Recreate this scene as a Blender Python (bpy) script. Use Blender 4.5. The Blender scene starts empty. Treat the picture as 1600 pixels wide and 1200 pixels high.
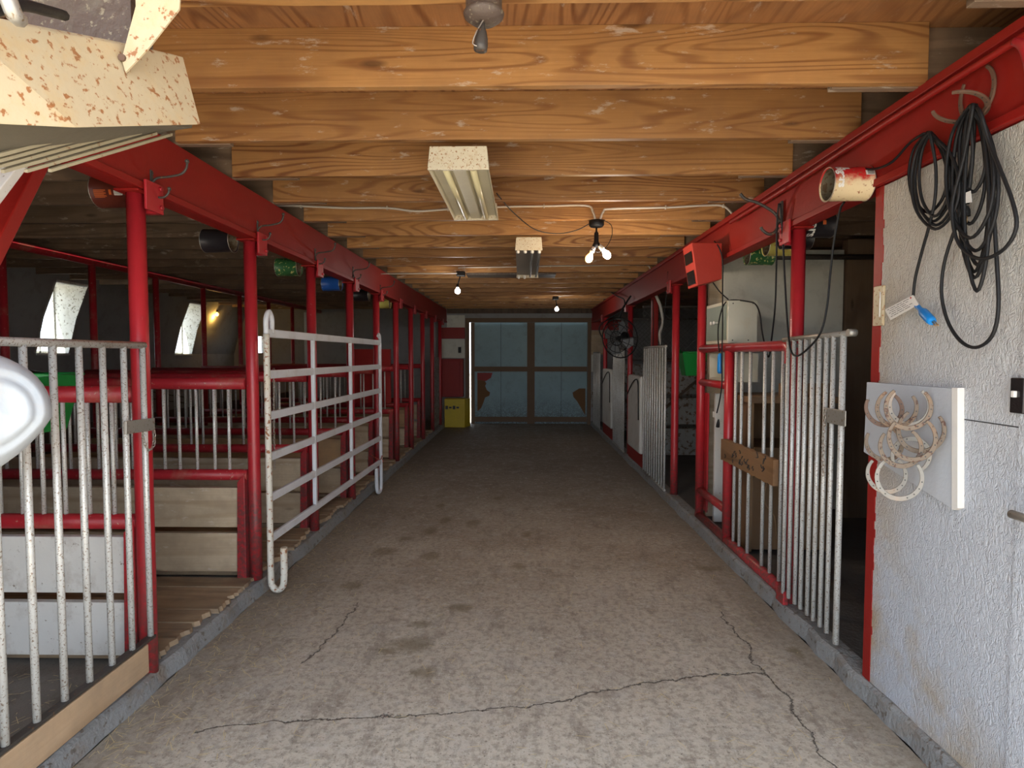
import bpy, bmesh, math, random
from mathutils import Vector, Matrix, Euler
random.seed(7)
C = bpy.context.scene.collection
PI = math.pi

# ---------------------------------------------------------------- camera
F_PX, CX, CY, H = 930.0, 800.0, 600.0, 1.65
cam_d = bpy.data.cameras.new('camera'); cam = bpy.data.objects.new('camera', cam_d); C.objects.link(cam)
cam_d.sensor_width = 36.0; cam_d.lens = F_PX/1600*36; cam_d.clip_start = 0.05; cam_d.clip_end = 300
cam.location = (0, 0, H)
cam.rotation_euler = (PI/2 - math.atan(44/F_PX), 0, math.atan(16/F_PX))
bpy.context.scene.camera = cam
RM = cam.rotation_euler.to_matrix()
# ---------------------------------------------------------------- world, sun, exposure
w = bpy.data.worlds.new('world'); bpy.context.scene.world = w; w.use_nodes = True
bg = w.node_tree.nodes['Background']
sky = w.node_tree.nodes.new('ShaderNodeTexSky'); sky.sky_type = 'HOSEK_WILKIE'
sky.sun_direction = Vector((-0.25, -0.6, 0.75)).normalized(); sky.turbidity = 4.0; sky.ground_albedo = 0.4
mixn = w.node_tree.nodes.new('ShaderNodeMixRGB'); mixn.inputs[0].default_value = 0.62
mixn.inputs[2].default_value = (0.80, 0.88, 1.0, 1)
w.node_tree.links.new(sky.outputs[0], mixn.inputs[1]); w.node_tree.links.new(mixn.outputs[0], bg.inputs[0])
bg.inputs[1].default_value = 2.1
sd = bpy.data.lights.new('sun', 'SUN'); sd.energy = 5.5; sd.angle = 0.01; sd.color = (1, 0.93, 0.82)
sun = bpy.data.objects.new('sun', sd); C.objects.link(sun)
sun.rotation_euler = Vector((0.25, 0.42, -1.0)).to_track_quat('-Z', 'Y').to_euler()
sun.location = (0, -4, 8)
vs = bpy.context.scene.view_settings
bpy.context.scene.display_settings.display_device = 'sRGB'
vs.view_transform = 'Standard'; vs.look = 'None'; vs.gamma = 1; vs.exposure = 1.85; vs.use_curve_mapping = False
cy = bpy.context.scene.cycles
cy.max_bounces = 8; cy.diffuse_bounces = 5; cy.glossy_bounces = 3; cy.transmission_bounces = 4; cy.transparent_max_bounces = 6
cy.use_denoising = True; cy.sample_clamp_indirect = 8; cy.caustics_reflective = False; cy.caustics_refractive = False

# ---------------------------------------------------------------- pixel helpers (a ray met with a plane of the place)
def ray(px, py): return RM @ Vector(((px-CX)/F_PX, -(py-CY)/F_PX, -1))
def aY(px, py, Y): d = ray(px, py); return Vector((0, 0, H)) + d*(Y/d.y)
def aX(px, py, X): d = ray(px, py); return Vector((0, 0, H)) + d*(X/d.x)
def aZ(px, py, Z): d = ray(px, py); return Vector((0, 0, H)) + d*((Z-H)/d.z)

# ---------------------------------------------------------------- materials
class G:
    def __init__(s, name):
        s.m = bpy.data.materials.new(name); s.m.use_nodes = True; s.t = s.m.node_tree
        s.b = s.t.nodes['Principled BSDF']; s.L = s.t.links
    def n(s, typ, ins=None, **kw):
        x = s.t.nodes.new(typ)
        for k, v in kw.items(): setattr(x, k, v)
        for k, v in (ins or {}).items(): s.set(x.inputs[k], v)
        return x
    def set(s, sock, v):
        if isinstance(v, bpy.types.NodeSocket): s.L.new(v, sock)
        elif isinstance(v, (tuple, list)) and len(v) == 3 and sock.type == 'RGBA': sock.default_value = (*v, 1)
        else: sock.default_value = v
    def pos(s): return s.n('ShaderNodeNewGeometry').outputs['Position']
    def map(s, v, sc=(1, 1, 1), rot=(0, 0, 0), loc=(0, 0, 0)):
        return s.n('ShaderNodeMapping', {'Vector': v, 'Scale': sc, 'Rotation': rot, 'Location': loc}).outputs[0]
    def noise(s, v, sc, det=3, r=.55, dist=0):
        return s.n('ShaderNodeTexNoise', {'Vector': v, 'Scale': sc, 'Detail': det, 'Roughness': r, 'Distortion': dist}).outputs[0]
    def math(s, op, a, b=0.0, clamp=False):
        x = s.n('ShaderNodeMath', operation=op); x.use_clamp = clamp
        s.set(x.inputs[0], a); s.set(x.inputs[1], b); return x.outputs[0]
    def mix(s, f, a, b, bt='MIX'):
        x = s.n('ShaderNodeMixRGB', blend_type=bt); s.set(x.inputs[0], f); s.set(x.inputs[1], a); s.set(x.inputs[2], b); return x.outputs[0]
    def step(s, v, lo, hi):
        x = s.n('ShaderNodeMapRange', {'Value': v, 'From Min': lo, 'From Max': hi}); x.clamp = True; return x.outputs[0]
    def sep(s, v): return s.n('ShaderNodeSeparateXYZ', {'Vector': v}).outputs
    def done(s, col, rough=.6, bump=None, bd=.002, metal=0, spec=.4, bs=1.0):
        s.set(s.b.inputs['Base Color'], col); s.set(s.b.inputs['Roughness'], rough); s.set(s.b.inputs['Metallic'], metal)
        s.b.inputs['Specular IOR Level'].default_value = spec
        if bump is not None:
            x = s.n('ShaderNodeBump', {'Height': bump, 'Distance': bd, 'Strength': bs}); s.L.new(x.outputs[0], s.b.inputs['Normal'])
        return s.m

def wood(name, c_lo, c_hi, axis=0, ring=9, rough=.6, dirt=0.0, dirtc=(.16, .13, .10), white=0.0, seams=None):
    g = G(name); p = g.pos()
    rnd = g.n('ShaderNodeObjectInfo').outputs['Random']
    off = g.n('ShaderNodeVectorMath', operation='MULTIPLY', ins={0: (17.0, 23.0, 31.0)})
    g.set(off.inputs[1], g.n('ShaderNodeCombineXYZ', {0: rnd, 1: rnd, 2: rnd}).outputs[0])
    add = g.n('ShaderNodeVectorMath', operation='ADD', ins={0: p}); g.L.new(off.outputs[0], add.inputs[1]); q = add.outputs[0]
    sc = [2.6, 2.6, 5.5]; sc[axis] = .45
    n1 = g.noise(g.map(q, tuple(sc)), 1.0, 1.5, .4, .25)
    rings = g.math('SINE', g.math('MULTIPLY', n1, ring*2*PI))
    rg = g.step(rings, .1, 1.0); rg = g.math('MULTIPLY', rg, g.math('ADD', g.step(g.noise(g.map(q, tuple(sc)), .8, 2), .3, .7), .25))
    sc2 = [90, 90, 90]; sc2[axis] = 3
    fib = g.noise(g.map(q, tuple(sc2)), 1.0, 2)
    f = g.math('ADD', g.math('MULTIPLY', rg, .62), g.math('MULTIPLY', fib, .45), True)
    col = g.mix(f, c_hi, c_lo)
    blot = g.noise(g.map(q, (1.2, 1.2, 1.5)), 1.0, 3)
    col = g.mix(g.math('MULTIPLY', g.step(blot, .4, .75), .45), col, tuple(x*.55 for x in c_lo))
    hue = g.math('MULTIPLY', rnd, .3); col = g.mix(hue, col, tuple(x*.75 for x in c_lo))
    kn = g.n('ShaderNodeTexVoronoi', {'Vector': g.map(q, tuple(1.0 if i == axis else 3.4 for i in range(3))), 'Scale': 1.6}).outputs['Distance']
    col = g.mix(g.math('MULTIPLY', g.step(kn, .11, .05), .7), col, tuple(x*.3 for x in c_lo))
    if dirt: col = g.mix(g.math('MULTIPLY', g.step(g.noise(q, 7, 5, .65), .42, .68), dirt), col, dirtc)
    if white: col = g.mix(g.math('MULTIPLY', g.step(g.noise(g.map(q, tuple(4 if i == axis else 14 for i in range(3))), 1.4, 6, .7), .60, .68), white), col, (.62, .55, .46))
    return g.done(col, rough, g.math('ADD', g.math('MULTIPLY', fib, .5), g.math('MULTIPLY', rg, .3)), .002)

def paint(name, col, rough=.45, fleck=None, fs=60, fa=.6, big=None, bigamt=.4, lowc=None, lowz=(.9, .1), spec=.4, bump=.001, metal=0, bigs=5):
    g = G(name); p = g.pos()
    v = g.noise(p, 4, 4); c = g.mix(g.math('MULTIPLY', g.step(v, .35, .7), .3), col, tuple(x*.7 for x in col))
    if big: c = g.mix(g.math('MULTIPLY', g.step(g.noise(p, bigs, 6, .7), .52, .66), bigamt), c, big)
    if lowc:
        z = g.sep(p)[2]; m = g.math('MULTIPLY', g.step(z, *lowz), g.step(g.noise(p, 38, 5, .7), .38, .56))
        c = g.mix(g.math('MULTIPLY', m, .85), c, lowc)
    if fleck: c = g.mix(g.step(g.noise(p, fs, 3, .6), fa, fa+.06), c, fleck)
    return g.done(c, rough, g.noise(p, 45, 4), bump, metal=metal, spec=spec)

M = {}
M['joist'] = wood('joist_wood', (.185, .065, .018), (.56, .295, .10), 0, 19, .55, .25, (.2, .1, .05), .5)
M['ply'] = wood('subfloor_plywood', (.16, .055, .018), (.52, .25, .095), 1, 24, .6, .3, (.14, .08, .05), .35)
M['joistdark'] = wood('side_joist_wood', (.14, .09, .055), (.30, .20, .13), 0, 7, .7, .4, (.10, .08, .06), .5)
M['plank'] = wood('floor_plank_wood', (.22, .14, .08), (.50, .37, .23), 0, 9, .75, .5)
M['board'] = wood('stall_board_wood', (.38, .27, .16), (.66, .54, .38), 0, 4, .75, .5, (.30, .23, .16), .6)
M['boardwhite'] = paint('whitewashed_board', (.70, .68, .63), .7, (.3, .25, .2), 45, .66, (.42, .37, .31), .5)
M['boardor'] = wood('orange_board_wood', (.30, .17, .08), (.52, .33, .17), 0, 4, .7, .3)
M['brown'] = wood('cabinet_wood', (.17, .095, .045), (.33, .20, .10), 2, 6, .6, .3)
M['brownh'] = wood('chewed_board_wood', (.17, .085, .035), (.34, .19, .09), 1, 5, .6, .2)
M['darkwood'] = wood('dark_plank_wood', (.07, .045, .03), (.14, .09, .06), 2, 6, .7, .3)
M['stallbrown'] = wood('stall_wall_planks', (.11, .07, .045), (.24, .16, .10), 2, 6, .7, .3)
M['gatewood'] = wood('gate_foot_wood', (.36, .235, .13), (.55, .39, .24), 1, 3, .7, .25)
M['red'] = paint('red_enamel', (.44, .022, .030), .34, (.40, .25, .2), 48, .72, (.30, .02, .02), .45, (.115, .05, .042), (.85, .15), .5)
M['reddirty'] = paint('mucky_red_enamel', (.40, .020, .028), .36, (.40, .25, .2), 48, .70, (.30, .03, .03), .45, (.10, .045, .040), (.88, .60), .5)
M['redrail'] = paint('worn_red_enamel', (.36, .018, .026), .4, (.42, .28, .2), 40, .66, (.34, .13, .09), .55)
M['redbeam'] = paint('red_beam_paint', (.27, .012, .009), .5, (.45, .2, .15), 30, .77, (.25, .01, .01), .4, spec=.3)
M['redbox'] = paint('red_box_paint', (.44, .035, .018), .5, (.3, .1, .08), 30, .75)
M['pipe'] = paint('galvanised_white_pipe', (.62, .62, .59), .4, (.26, .20, .15), 130, .57, (.42, .38, .32), .5, metal=.25)
M['gatewhite'] = paint('white_gate_enamel', (.70, .72, .75), .4, (.34, .24, .16), 60, .70, (.5, .48, .44), .4)
M['rustywhite'] = paint('rusty_white_enamel', (.68, .65, .56), .45, (.30, .12, .05), 38, .56, (.6, .42, .2), .5)
M['grille'] = paint('shaded_cream_grille', (.32, .28, .19), .5, (.2, .1, .05), 50, .62)  # darker than the housing cream: shade under the unit painted in
M['grilleshade'] = paint('shaded_grille_inside', (.11, .095, .07), .6)  # shade behind the louvres put into a dark plate colour
M['cream'] = paint('rusty_cream_enamel', (.52, .43, .28), .4, (.30, .13, .05), 58, .58, (.52, .36, .17), .5, bigs=8)
M['whitecream'] = paint('light_fixture_enamel', (.66, .60, .44), .4, (.36, .18, .07), 90, .67)
M['capcream'] = paint('rust_spotted_cap_enamel', (.62, .56, .42), .4, (.30, .15, .06), 95, .585, (.5, .36, .2), .5, bigs=30)
M['whitepad'] = paint('dirty_white_pad', (.55, .54, .50), .6, (.3, .25, .2), 40, .72, (.35, .31, .26), .5)
M['conduit'] = paint('white_cable', (.62, .58, .50), .5, (.3, .2, .1), 60, .7)
M['black'] = paint('black_rubber', (.010, .010, .011), .55, spec=.28)
M['iron'] = paint('dark_iron', (.05, .042, .036), .5, (.14, .07, .035), 60, .62, spec=.5)
M['darkmetal'] = paint('grimy_brown_metal', (.085, .06, .048), .55, (.2, .17, .12), 60, .6, (.16, .14, .10), .6, bump=.004)
M['rustshoe'] = paint('rusty_shoe_steel', (.17, .13, .095), .6, (.07, .03, .02), 70, .57, (.28, .15, .07), .6, metal=.2)
M['whiteshoe'] = paint('whitewashed_shoe_steel', (.28, .265, .235), .6, (.15, .08, .05), 80, .66, (.45, .3, .2), .4)
M['brownshoe'] = paint('brown_shoe_iron', (.13, .075, .05), .6, (.1, .05, .03), 50, .62)
M['green'] = paint('green_plastic', (.012, .26, .045), .4)
M['blue'] = paint('blue_plastic', (.01, .22, .62), .35)
M['yellow'] = paint('yellow_paint', (.55, .40, .015), .5, (.1, .07, .02), 9, .70, (.4, .3, .03), .4)
M['plasticwhite'] = paint('white_plastic', (.50, .55, .60), .45, (.4, .35, .3), 25, .74, (.52, .50, .46), .5)
M['doorblue'] = paint('pale_blue_door_paint', (.27, .40, .44), .6, (.12, .13, .12), 22, .72, (.2, .27, .28), .5, (.09, .085, .075), (.75, .05))
M['doorframe'] = paint('brown_door_timber', (.16, .10, .06), .7)
M['peelbrown'] = paint('bare_brown_plywood', (.17, .085, .035), .8)
M['peel'] = paint('peeling_whitewash', (.33, .33, .31), .8, (.14, .09, .06), 16, .55, (.17, .12, .085), .8, bigs=6)
M['grey'] = paint('grey_latch_steel', (.36, .34, .30), .45, (.2, .14, .08), 60, .6, metal=.5)
M['chain'] = paint('chain_steel', (.40, .36, .31), .4, (.22, .12, .06), 90, .55, metal=.6)
M['greypanel'] = paint('grey_green_panel', (.22, .27, .22), .4)
M['boxcream'] = paint('cream_box_enamel', (.62, .60, .49), .4, (.25, .15, .06), 60, .76, (.55, .42, .25), .3)
M['glassdark'] = paint('dark_glass', (.015, .012, .012), .12)
M['porcelain'] = paint('porcelain', (.75, .73, .68), .3)
M['tube'] = paint('dusty_fluorescent_tube', (.70, .63, .38), .3)
M['tubegrey'] = paint('reflector_grey', (.30, .27, .24), .4, metal=.3)
M['kerb'] = paint('kerb_concrete', (.25, .252, .245), .85, (.14, .12, .10), 26, .60, (.22, .18, .14), .8, bump=.01)
M['stallfloor'] = paint('dirty_stall_concrete', (.19, .17, .145), .9, (.36, .31, .2), 60, .68, (.12, .10, .08), .7, bump=.006)
M['rightfloor'] = paint('dark_stall_concrete', (.10, .095, .09), .8, (.25, .22, .18), 60, .72, (.06, .055, .05), .7, bump=.006)
M['white2'] = paint('off_white_wall_paint', (.62, .62, .55), .6, (.25, .22, .18), 20, .76, (.36, .35, .31), .35)
M['leftwall'] = paint('greyed_white_wall_paint', (.30, .30, .30), .8, (.12, .10, .09), 14, .74, (.18, .16, .14), .4)
M['reveal'] = paint('flaking_white_reveal', (.72, .72, .68), .6, (.22, .2, .15), 35, .58, (.4, .38, .3), .5)
M['ground'] = paint('pale_bounce_ground', (.50, .45, .37), .9)
M['straw'] = paint('straw', (.62, .50, .26), .7)
M['canbrown'] = paint('brown_can_print', (.10, .02, .012), .35)
M['canred'] = None
M['canblack'] = paint('black_can_print', (.02, .017, .02), .35)
M['cangreen'] = paint('green_can_print', (.03, .12, .04), .4, (.6, .55, .2), 40, .58)
M['canyellow'] = paint('yellow_can_print', (.55, .48, .12), .4, (.4, .08, .05), 45, .62)
M['canblue'] = paint('blue_can_print', (.02, .10, .42), .35, (.6, .6, .6), 40, .66)
M['tin'] = paint('tin', (.40, .37, .32), .35, (.25, .15, .08), 60, .66, metal=.7)
M['tininside'] = paint('rusty_tin_inside', (.16, .13, .085), .6, (.10, .06, .03), 40, .5, metal=.3)
M['print_w'] = paint('white_print', (.72, .70, .66), .5)
M['print_o'] = paint('orange_print', (.55, .12, .03), .5)
M['print_k'] = paint('black_print', (.03, .03, .03), .5)
M['print_r'] = paint('red_print', (.5, .02, .02), .5)
M['brass'] = paint('brass_prong', (.5, .32, .15), .3, metal=.8)
M['wire'] = paint('wire_mesh_steel', (.16, .16, .15), .5, metal=.5)
M['twine'] = paint('red_twine', (.5, .12, .07), .7)
M['fanblade'] = paint('fan_blade_grey', (.16, .17, .18), .4, metal=.4)
M['padding'] = paint('loose_insulation', (.30, .27, .17), .9, (.15, .12, .07), 20, .55)

def canred():
    g = G('faded_red_can_print'); p = g.pos(); z = g.sep(p)[2]
    t = g.math('ADD', g.math('MULTIPLY', z, 8.0), g.noise(p, 18, 5, .7))
    c = g.mix(g.step(t, 20.18, 20.5), (.70, .56, .34), (.50, .02, .02))
    c = g.mix(g.step(g.noise(p, 60, 4, .6), .6, .66), c, (.30, .12, .06))
    return g.done(c, .45)
M['canred'] = canred()

def osb():
    g = G('white_painted_strand_board'); p = g.pos()
    def ridge(v, k): return g.math('SUBTRACT', 1.0, g.math('MULTIPLY', g.math('ABSOLUTE', g.math('SUBTRACT', v, .5)), k), True)
    a = ridge(g.noise(g.map(p, (1, 40, 22)), 1.0, 3, .6, 1.6), 5.0)
    b = ridge(g.noise(g.map(p, (1, 26, 17), (.6, 0, 0), (3, 3, 3)), 1.0, 3, .6, 1.2), 5.0)
    hgt = g.math('ADD', g.math('MULTIPLY', a, .6), g.math('MULTIPLY', b, .4))
    s = g.sep(p); base = g.mix(g.step(s[2], 1.2, 2.2), (.47, .50, .55), (.48, .455, .40))  # skylight blue put into the lower wall colour, warmer white above
    st = g.noise(g.map(p, (1, 1.5, 1.5)), 2.2, 6, .65)
    # dried mud thrown against the foot of the wall, by the doorway edge
    d = g.math('ADD', g.step(s[2], .75, .15), g.step(s[1], 2.1, 2.75)); d = g.math('MULTIPLY', g.math('SUBTRACT', d, .62), 1.7, True)
    base = g.mix(g.math('MULTIPLY', d, g.step(st, .38, .60)), base, (.40, .33, .235))
    base = g.mix(g.step(g.noise(p, 9, 8, .75), .70, .73), base, (.22, .15, .11))
    base = g.mix(g.math('MULTIPLY', g.step(hgt, .5, .25), .22), base, (.42, .42, .42))
    return g.done(base, .5, hgt, .0045, bs=1.0)
M['osb'] = osb()
def flatpanel():
    g = G('white_plywood_panel'); p = g.pos()
    c = g.mix(g.math('MULTIPLY', g.step(g.noise(p, 3, 5), .4, .7), .4), (.47, .50, .54), (.40, .42, .45))
    c = g.mix(g.step(g.noise(g.map(p, (1, 30, 8)), 1.5, 6, .7), .68, .7), c, (.2, .16, .14))
    return g.done(c, .5, g.noise(p, 60, 4), .001)
M['flatpanel'] = flatpanel()

def segdist(g, x, y, a, b):
    ax, ay = a; bx, by = b; dx, dy = bx-ax, by-ay; L2 = dx*dx+dy*dy
    rx = g.math('SUBTRACT', x, ax); ry = g.math('SUBTRACT', y, ay)
    t = g.math('DIVIDE', g.math('ADD', g.math('MULTIPLY', rx, dx), g.math('MULTIPLY', ry, dy)), L2, True)
    ex = g.math('SUBTRACT', rx, g.math('MULTIPLY', t, dx)); ey = g.math('SUBTRACT', ry, g.math('MULTIPLY', t, dy))
    return g.math('SQRT', g.math('ADD', g.math('MULTIPLY', ex, ex), g.math('MULTIPLY', ey, ey)))
def floor_mat():
    g = G('worn_aisle_concrete'); p = g.pos(); s = g.sep(p)
    wob = g.noise(p, 4, 6, .7); wx = g.math('ADD', s[0], g.math('MULTIPLY', g.math('SUBTRACT', wob, .5), .22))
    wob2 = g.noise(g.map(p, loc=(9, 4, 0)), 5, 6, .7); wy = g.math('ADD', s[1], g.math('MULTIPLY', g.math('SUBTRACT', wob2, .5), .16))
    big = g.noise(p, .9, 5, .6); fine = g.noise(p, 26, 6, .7); mid = g.noise(p, 5, 6, .7)
    c = g.mix(g.step(big, .35, .65), (.46, .40, .315), (.31, .25, .185))
    c = g.mix(g.math('MULTIPLY', g.step(s[1], 4.6, 2.3), .6), c, (.58, .54, .455))      # entrance daylight painted into the concrete, paler towards the doorway
    c = g.mix(g.math('MULTIPLY', g.step(s[1], 5.0, 8.5), .6), c, (.125, .10, .082))      # darker brown deeper into the aisle
    c = g.mix(g.math('MULTIPLY', g.step(fine, .46, .60), .50), c, (.16, .13, .10))
    c = g.mix(g.math('MULTIPLY', g.step(g.noise(g.map(p, (2.2, .8, 1), (0, 0, .35)), 3.2, 8, .78), .52, .60), .45), c, (.17, .135, .105))
    c = g.mix(g.math('MULTIPLY', g.step(g.noise(g.map(p, (1, 1, 1), loc=(5, 1, 2)), 13, 8, .8), .55, .62), .55), c, (.56, .53, .47))
    c = g.mix(g.math('MULTIPLY', g.step(mid, .52, .66), .40), c, (.43, .40, .355))
    c = g.mix(g.math('MULTIPLY', g.step(g.noise(p, 60, 3, .6), .62, .68), .7), c, (.55, .52, .46))
    c = g.mix(g.math('MULTIPLY', g.step(g.noise(g.map(p, loc=(3, 3, 3)), 75, 3, .6), .62, .67), .7), c, (.10, .08, .06))
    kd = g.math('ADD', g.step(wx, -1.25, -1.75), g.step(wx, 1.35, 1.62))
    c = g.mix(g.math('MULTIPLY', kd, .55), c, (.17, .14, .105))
    # scraped hoof marks / damp droppings spots
    spots = [(640, 1008, .13, .10), (662, 1050, .075, .06), (605, 1018, .05, .04), (548, 915, .07, .09), (722, 950, .07, .07), (810, 885, .06, .10),
             (672, 868, .07, .10), (825, 835, .06, .10), (738, 818, .06, .12), (695, 813, .07, .12), (672, 830, .07, .12), (600, 862, .10, .12),
             (690, 790, .05, .1), (1110, 888, .12, .05), (1245, 1020, .03, .07), (655, 975, .09, .04), (632, 842, .06, .08), (780, 778, .05, .08)]
    m = None
    for px, py, rx, ry in spots:
        q = aZ(px, py, 0)
        ex = g.math('DIVIDE', g.math('SUBTRACT', wx, q.x), rx); ey = g.math('DIVIDE', g.math('SUBTRACT', wy, q.y), ry)
        d = g.math('ADD', g.math('MULTIPLY', ex, ex), g.math('MULTIPLY', ey, ey))
        m = d if m is None else g.math('MINIMUM', m, d)
    m = g.math('ADD', m, g.math('MULTIPLY', g.math('SUBTRACT', g.noise(p, 22, 6, .8), .5), 3.0))
    c = g.mix(g.math('MULTIPLY', g.step(m, 1.5, .2), .62), c, (.15, .118, .065))
    cr = [(300, 1142), (420, 1128), (600, 1120), (780, 1106), (880, 1096), (960, 1074), (1080, 1058), (1195, 1050)]
    cr2 = [(1128, 955), (1165, 1010), (1197, 1052), (1240, 1110), (1300, 1200), (1360, 1290)]
    cr3 = [(560, 940), (520, 990), (470, 1035)]
    dm = None
    for L in (cr, cr2, cr3):
        P = [aZ(x, y, 0) for x, y in L]
        for a, b in zip(P, P[1:]):
            d = segdist(g, wx, wy, (a.x, a.y), (b.x, b.y)); dm = d if dm is None else g.math('MINIMUM', dm, d)
    crk = g.step(dm, .007, .001)
    c = g.mix(g.math('MULTIPLY', crk, .85), c, (.05, .04, .035))
    hgt = g.math('SUBTRACT', g.math('ADD', fine, mid), g.math('MULTIPLY', crk, 1.5))
    return g.done(c, .72, hgt, .004, spec=.35)
M['floor'] = floor_mat()

def emis(name, col, st):
    g = G(name); g.done((.9, .9, .9), .4); g.b.inputs['Emission Color'].default_value = (*col, 1); g.b.inputs['Emission Strength'].default_value = st; return g.m
M['glow'] = emis('lit_white_bulb', (1, .97, .92), 12)
M['glowwarm'] = emis('lit_warm_bulb', (1, .50, .10), 2.2)
def glass():
    g = G('dusty_window_glass'); nt = g.t
    tr = nt.nodes.new('ShaderNodeBsdfTransparent'); tr.inputs[0].default_value = (.95, .97, .97, 1)
    g.done((.75, .78, .78), .2)
    mx = nt.nodes.new('ShaderNodeMixShader'); mx.inputs[0].default_value = .12
    g.L.new(tr.outputs[0], mx.inputs[1]); g.L.new(g.b.outputs[0], mx.inputs[2]); g.L.new(mx.outputs[0], nt.nodes['Material Output'].inputs[0]); return g.m
M['glass'] = glass()

# ---------------------------------------------------------------- mesh helpers
def box(bm, a, b, m=None):
    x0, y0, z0 = (min(a[i], b[i]) for i in range(3)); x1, y1, z1 = (max(a[i], b[i]) for i in range(3))
    vs_ = [bm.verts.new(Vector(v) if m is None else m @ Vector(v)) for v in
           ((x0, y0, z0), (x1, y0, z0), (x1, y1, z0), (x0, y1, z0), (x0, y0, z1), (x1, y0, z1), (x1, y1, z1), (x0, y1, z1))]
    for f in ((3, 2, 1, 0), (4, 5, 6, 7), (0, 1, 5, 4), (1, 2, 6, 5), (2, 3, 7, 6), (3, 0, 4, 7)): bm.faces.new([vs_[i] for i in f])
def hexa(bm, P):
    vs_ = [bm.verts.new(v) for v in P]
    for f in ((3, 2, 1, 0), (4, 5, 6, 7), (0, 1, 5, 4), (1, 2, 6, 5), (2, 3, 7, 6), (3, 0, 4, 7)): bm.faces.new([vs_[i] for i in f])
def frame_of(d):
    d = d.normalized(); u = Vector((0, 0, 1)) if abs(d.z) < .9 else Vector((1, 0, 0)); a = d.cross(u).normalized(); return a, a.cross(d).normalized()
def tube(bm, pts, r, n=10, closed=False, radii=None, flat=1.0):
    pts = [Vector(p) for p in pts]; N = len(pts); rings = []
    a = None
    for i, p in enumerate(pts):
        if closed: d = pts[(i+1) % N]-pts[i-1]
        else: d = pts[min(i+1, N-1)]-pts[max(i-1, 0)]
        if d.length < 1e-9: d = Vector((0, 0, 1))
        d.normalize()
        if a is None: a, _ = frame_of(d)
        a = (a - d*a.dot(d)); a = a.normalized() if a.length > 1e-6 else frame_of(d)[0]
        b = d.cross(a); rr = radii[i] if radii else r
        rings.append([bm.verts.new(p + (a*math.cos(t)*rr + b*math.sin(t)*rr*flat)) for t in (2*PI*k/n for k in range(n))])
    for i in range(N if closed else N-1):
        A, B = rings[i], rings[(i+1) % N]
        for k in range(n):
            f = bm.faces.new((A[k], A[(k+1) % n], B[(k+1) % n], B[k])); f.smooth = True
    if not closed: bm.faces.new(rings[0][::-1]); bm.faces.new(rings[-1])
def cyl(bm, a, b, r, n=14): tube(bm, [a, b], r, n)
def lathe(bm, o, ax, prof, n=24, caps=True):
    """prof: (distance along ax, radius)"""
    ax = Vector(ax).normalized(); o = Vector(o); a, b = frame_of(ax); rings = []
    for t, r in prof: rings.append([bm.verts.new(o+ax*t+(a*math.cos(2*PI*k/n)+b*math.sin(2*PI*k/n))*max(r, 1e-4)) for k in range(n)])
    for A, B in zip(rings, rings[1:]):
        for k in range(n): f = bm.faces.new((A[k], A[(k+1) % n], B[(k+1) % n], B[k])); f.smooth = True
    if caps: bm.faces.new(rings[0][::-1]); bm.faces.new(rings[-1])
def bar(bm, a, b, w_, t_, up=(0, 0, 1)):
    """rectangular bar a->b, w_ along the up side, t_ across"""
    a, b = Vector(a), Vector(b); d = (b-a).normalized(); s = d.cross(Vector(up)).normalized(); u = s.cross(d)
    P = [a - s*t_/2 - u*w_/2, a + s*t_/2 - u*w_/2, b + s*t_/2 - u*w_/2, b - s*t_/2 - u*w_/2]
    hexa(bm, P+[p+u*w_ for p in P])
def smooth(P, k=6, closed=False):
    P = [Vector(p) for p in P]; N = len(P); out = []
    for i in range(N if closed else N-1):
        g_ = (lambda j: P[j % N]) if closed else (lambda j: P[max(0, min(N-1, j))])
        p0, p1, p2, p3 = g_(i-1), g_(i), g_(i+1), g_(i+2)
        for s in range(k):
            t = s/k; out.append(.5*((2*p1)+(p2-p0)*t+(2*p0-5*p1+4*p2-p3)*t*t+(3*p1-p0-3*p2+p3)*t**3))
    if not closed: out.append(P[-1])
    return out
def B(): return bmesh.new()
def put(name, bm, mt, parent=None, o=(0, 0, 0), bev=0):
    o = Vector(o); bmesh.ops.recalc_face_normals(bm, faces=bm.faces[:])
    bmesh.ops.translate(bm, verts=bm.verts[:], vec=-o)
    me = bpy.data.meshes.new(name); bm.to_mesh(me); bm.free()
    me.materials.append(M[mt]); ob = bpy.data.objects.new(name, me); C.objects.link(ob)
    if parent is None: ob.location = o
    else: ob.parent = parent
    if bev: md = ob.modifiers.new('bevel', 'BEVEL'); md.width = bev; md.segments = 2; md.limit_method = 'ANGLE'
    return ob
def tag(o, label=None, cat=None, group=None, kind=None):
    if label: o['label'] = label
    if cat: o['category'] = cat
    if group: o['group'] = group
    if kind: o['kind'] = kind
    return o
class Thing:
    def __init__(s, name, label, cat, loc, group=None):
        s.r = bpy.data.objects.new(name, None); s.r.empty_display_size = .05; C.objects.link(s.r); s.r.location = loc; s.o = Vector(loc)
        tag(s.r, label, cat, group)
    def part(s, name, bm, mt, sub=None, bev=0, label=None):
        ob = put(name, bm, mt, sub or s.r, s.o, bev)
        if label: ob['label'] = label
        return ob
def one(name, label, cat, bm, mt, loc, group=None, bev=0): return tag(put(name, bm, mt, None, loc, bev), label, cat, group)
def struct(name, bm, mt, label=None, bev=0): return tag(put(name, bm, mt, None, (0, 0, 0), bev), label, None, None, 'structure')
def clone(r, loc, label=None, group=None):
    c = r.copy(); C.objects.link(c); c.location = loc
    if label: c['label'] = label
    if group: c['group'] = group
    for ch in list(r.children):
        d = ch.copy(); C.objects.link(d); d.parent = c
        for g_ in list(ch.children):
            e = g_.copy(); C.objects.link(e); e.parent = d
    return c
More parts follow.
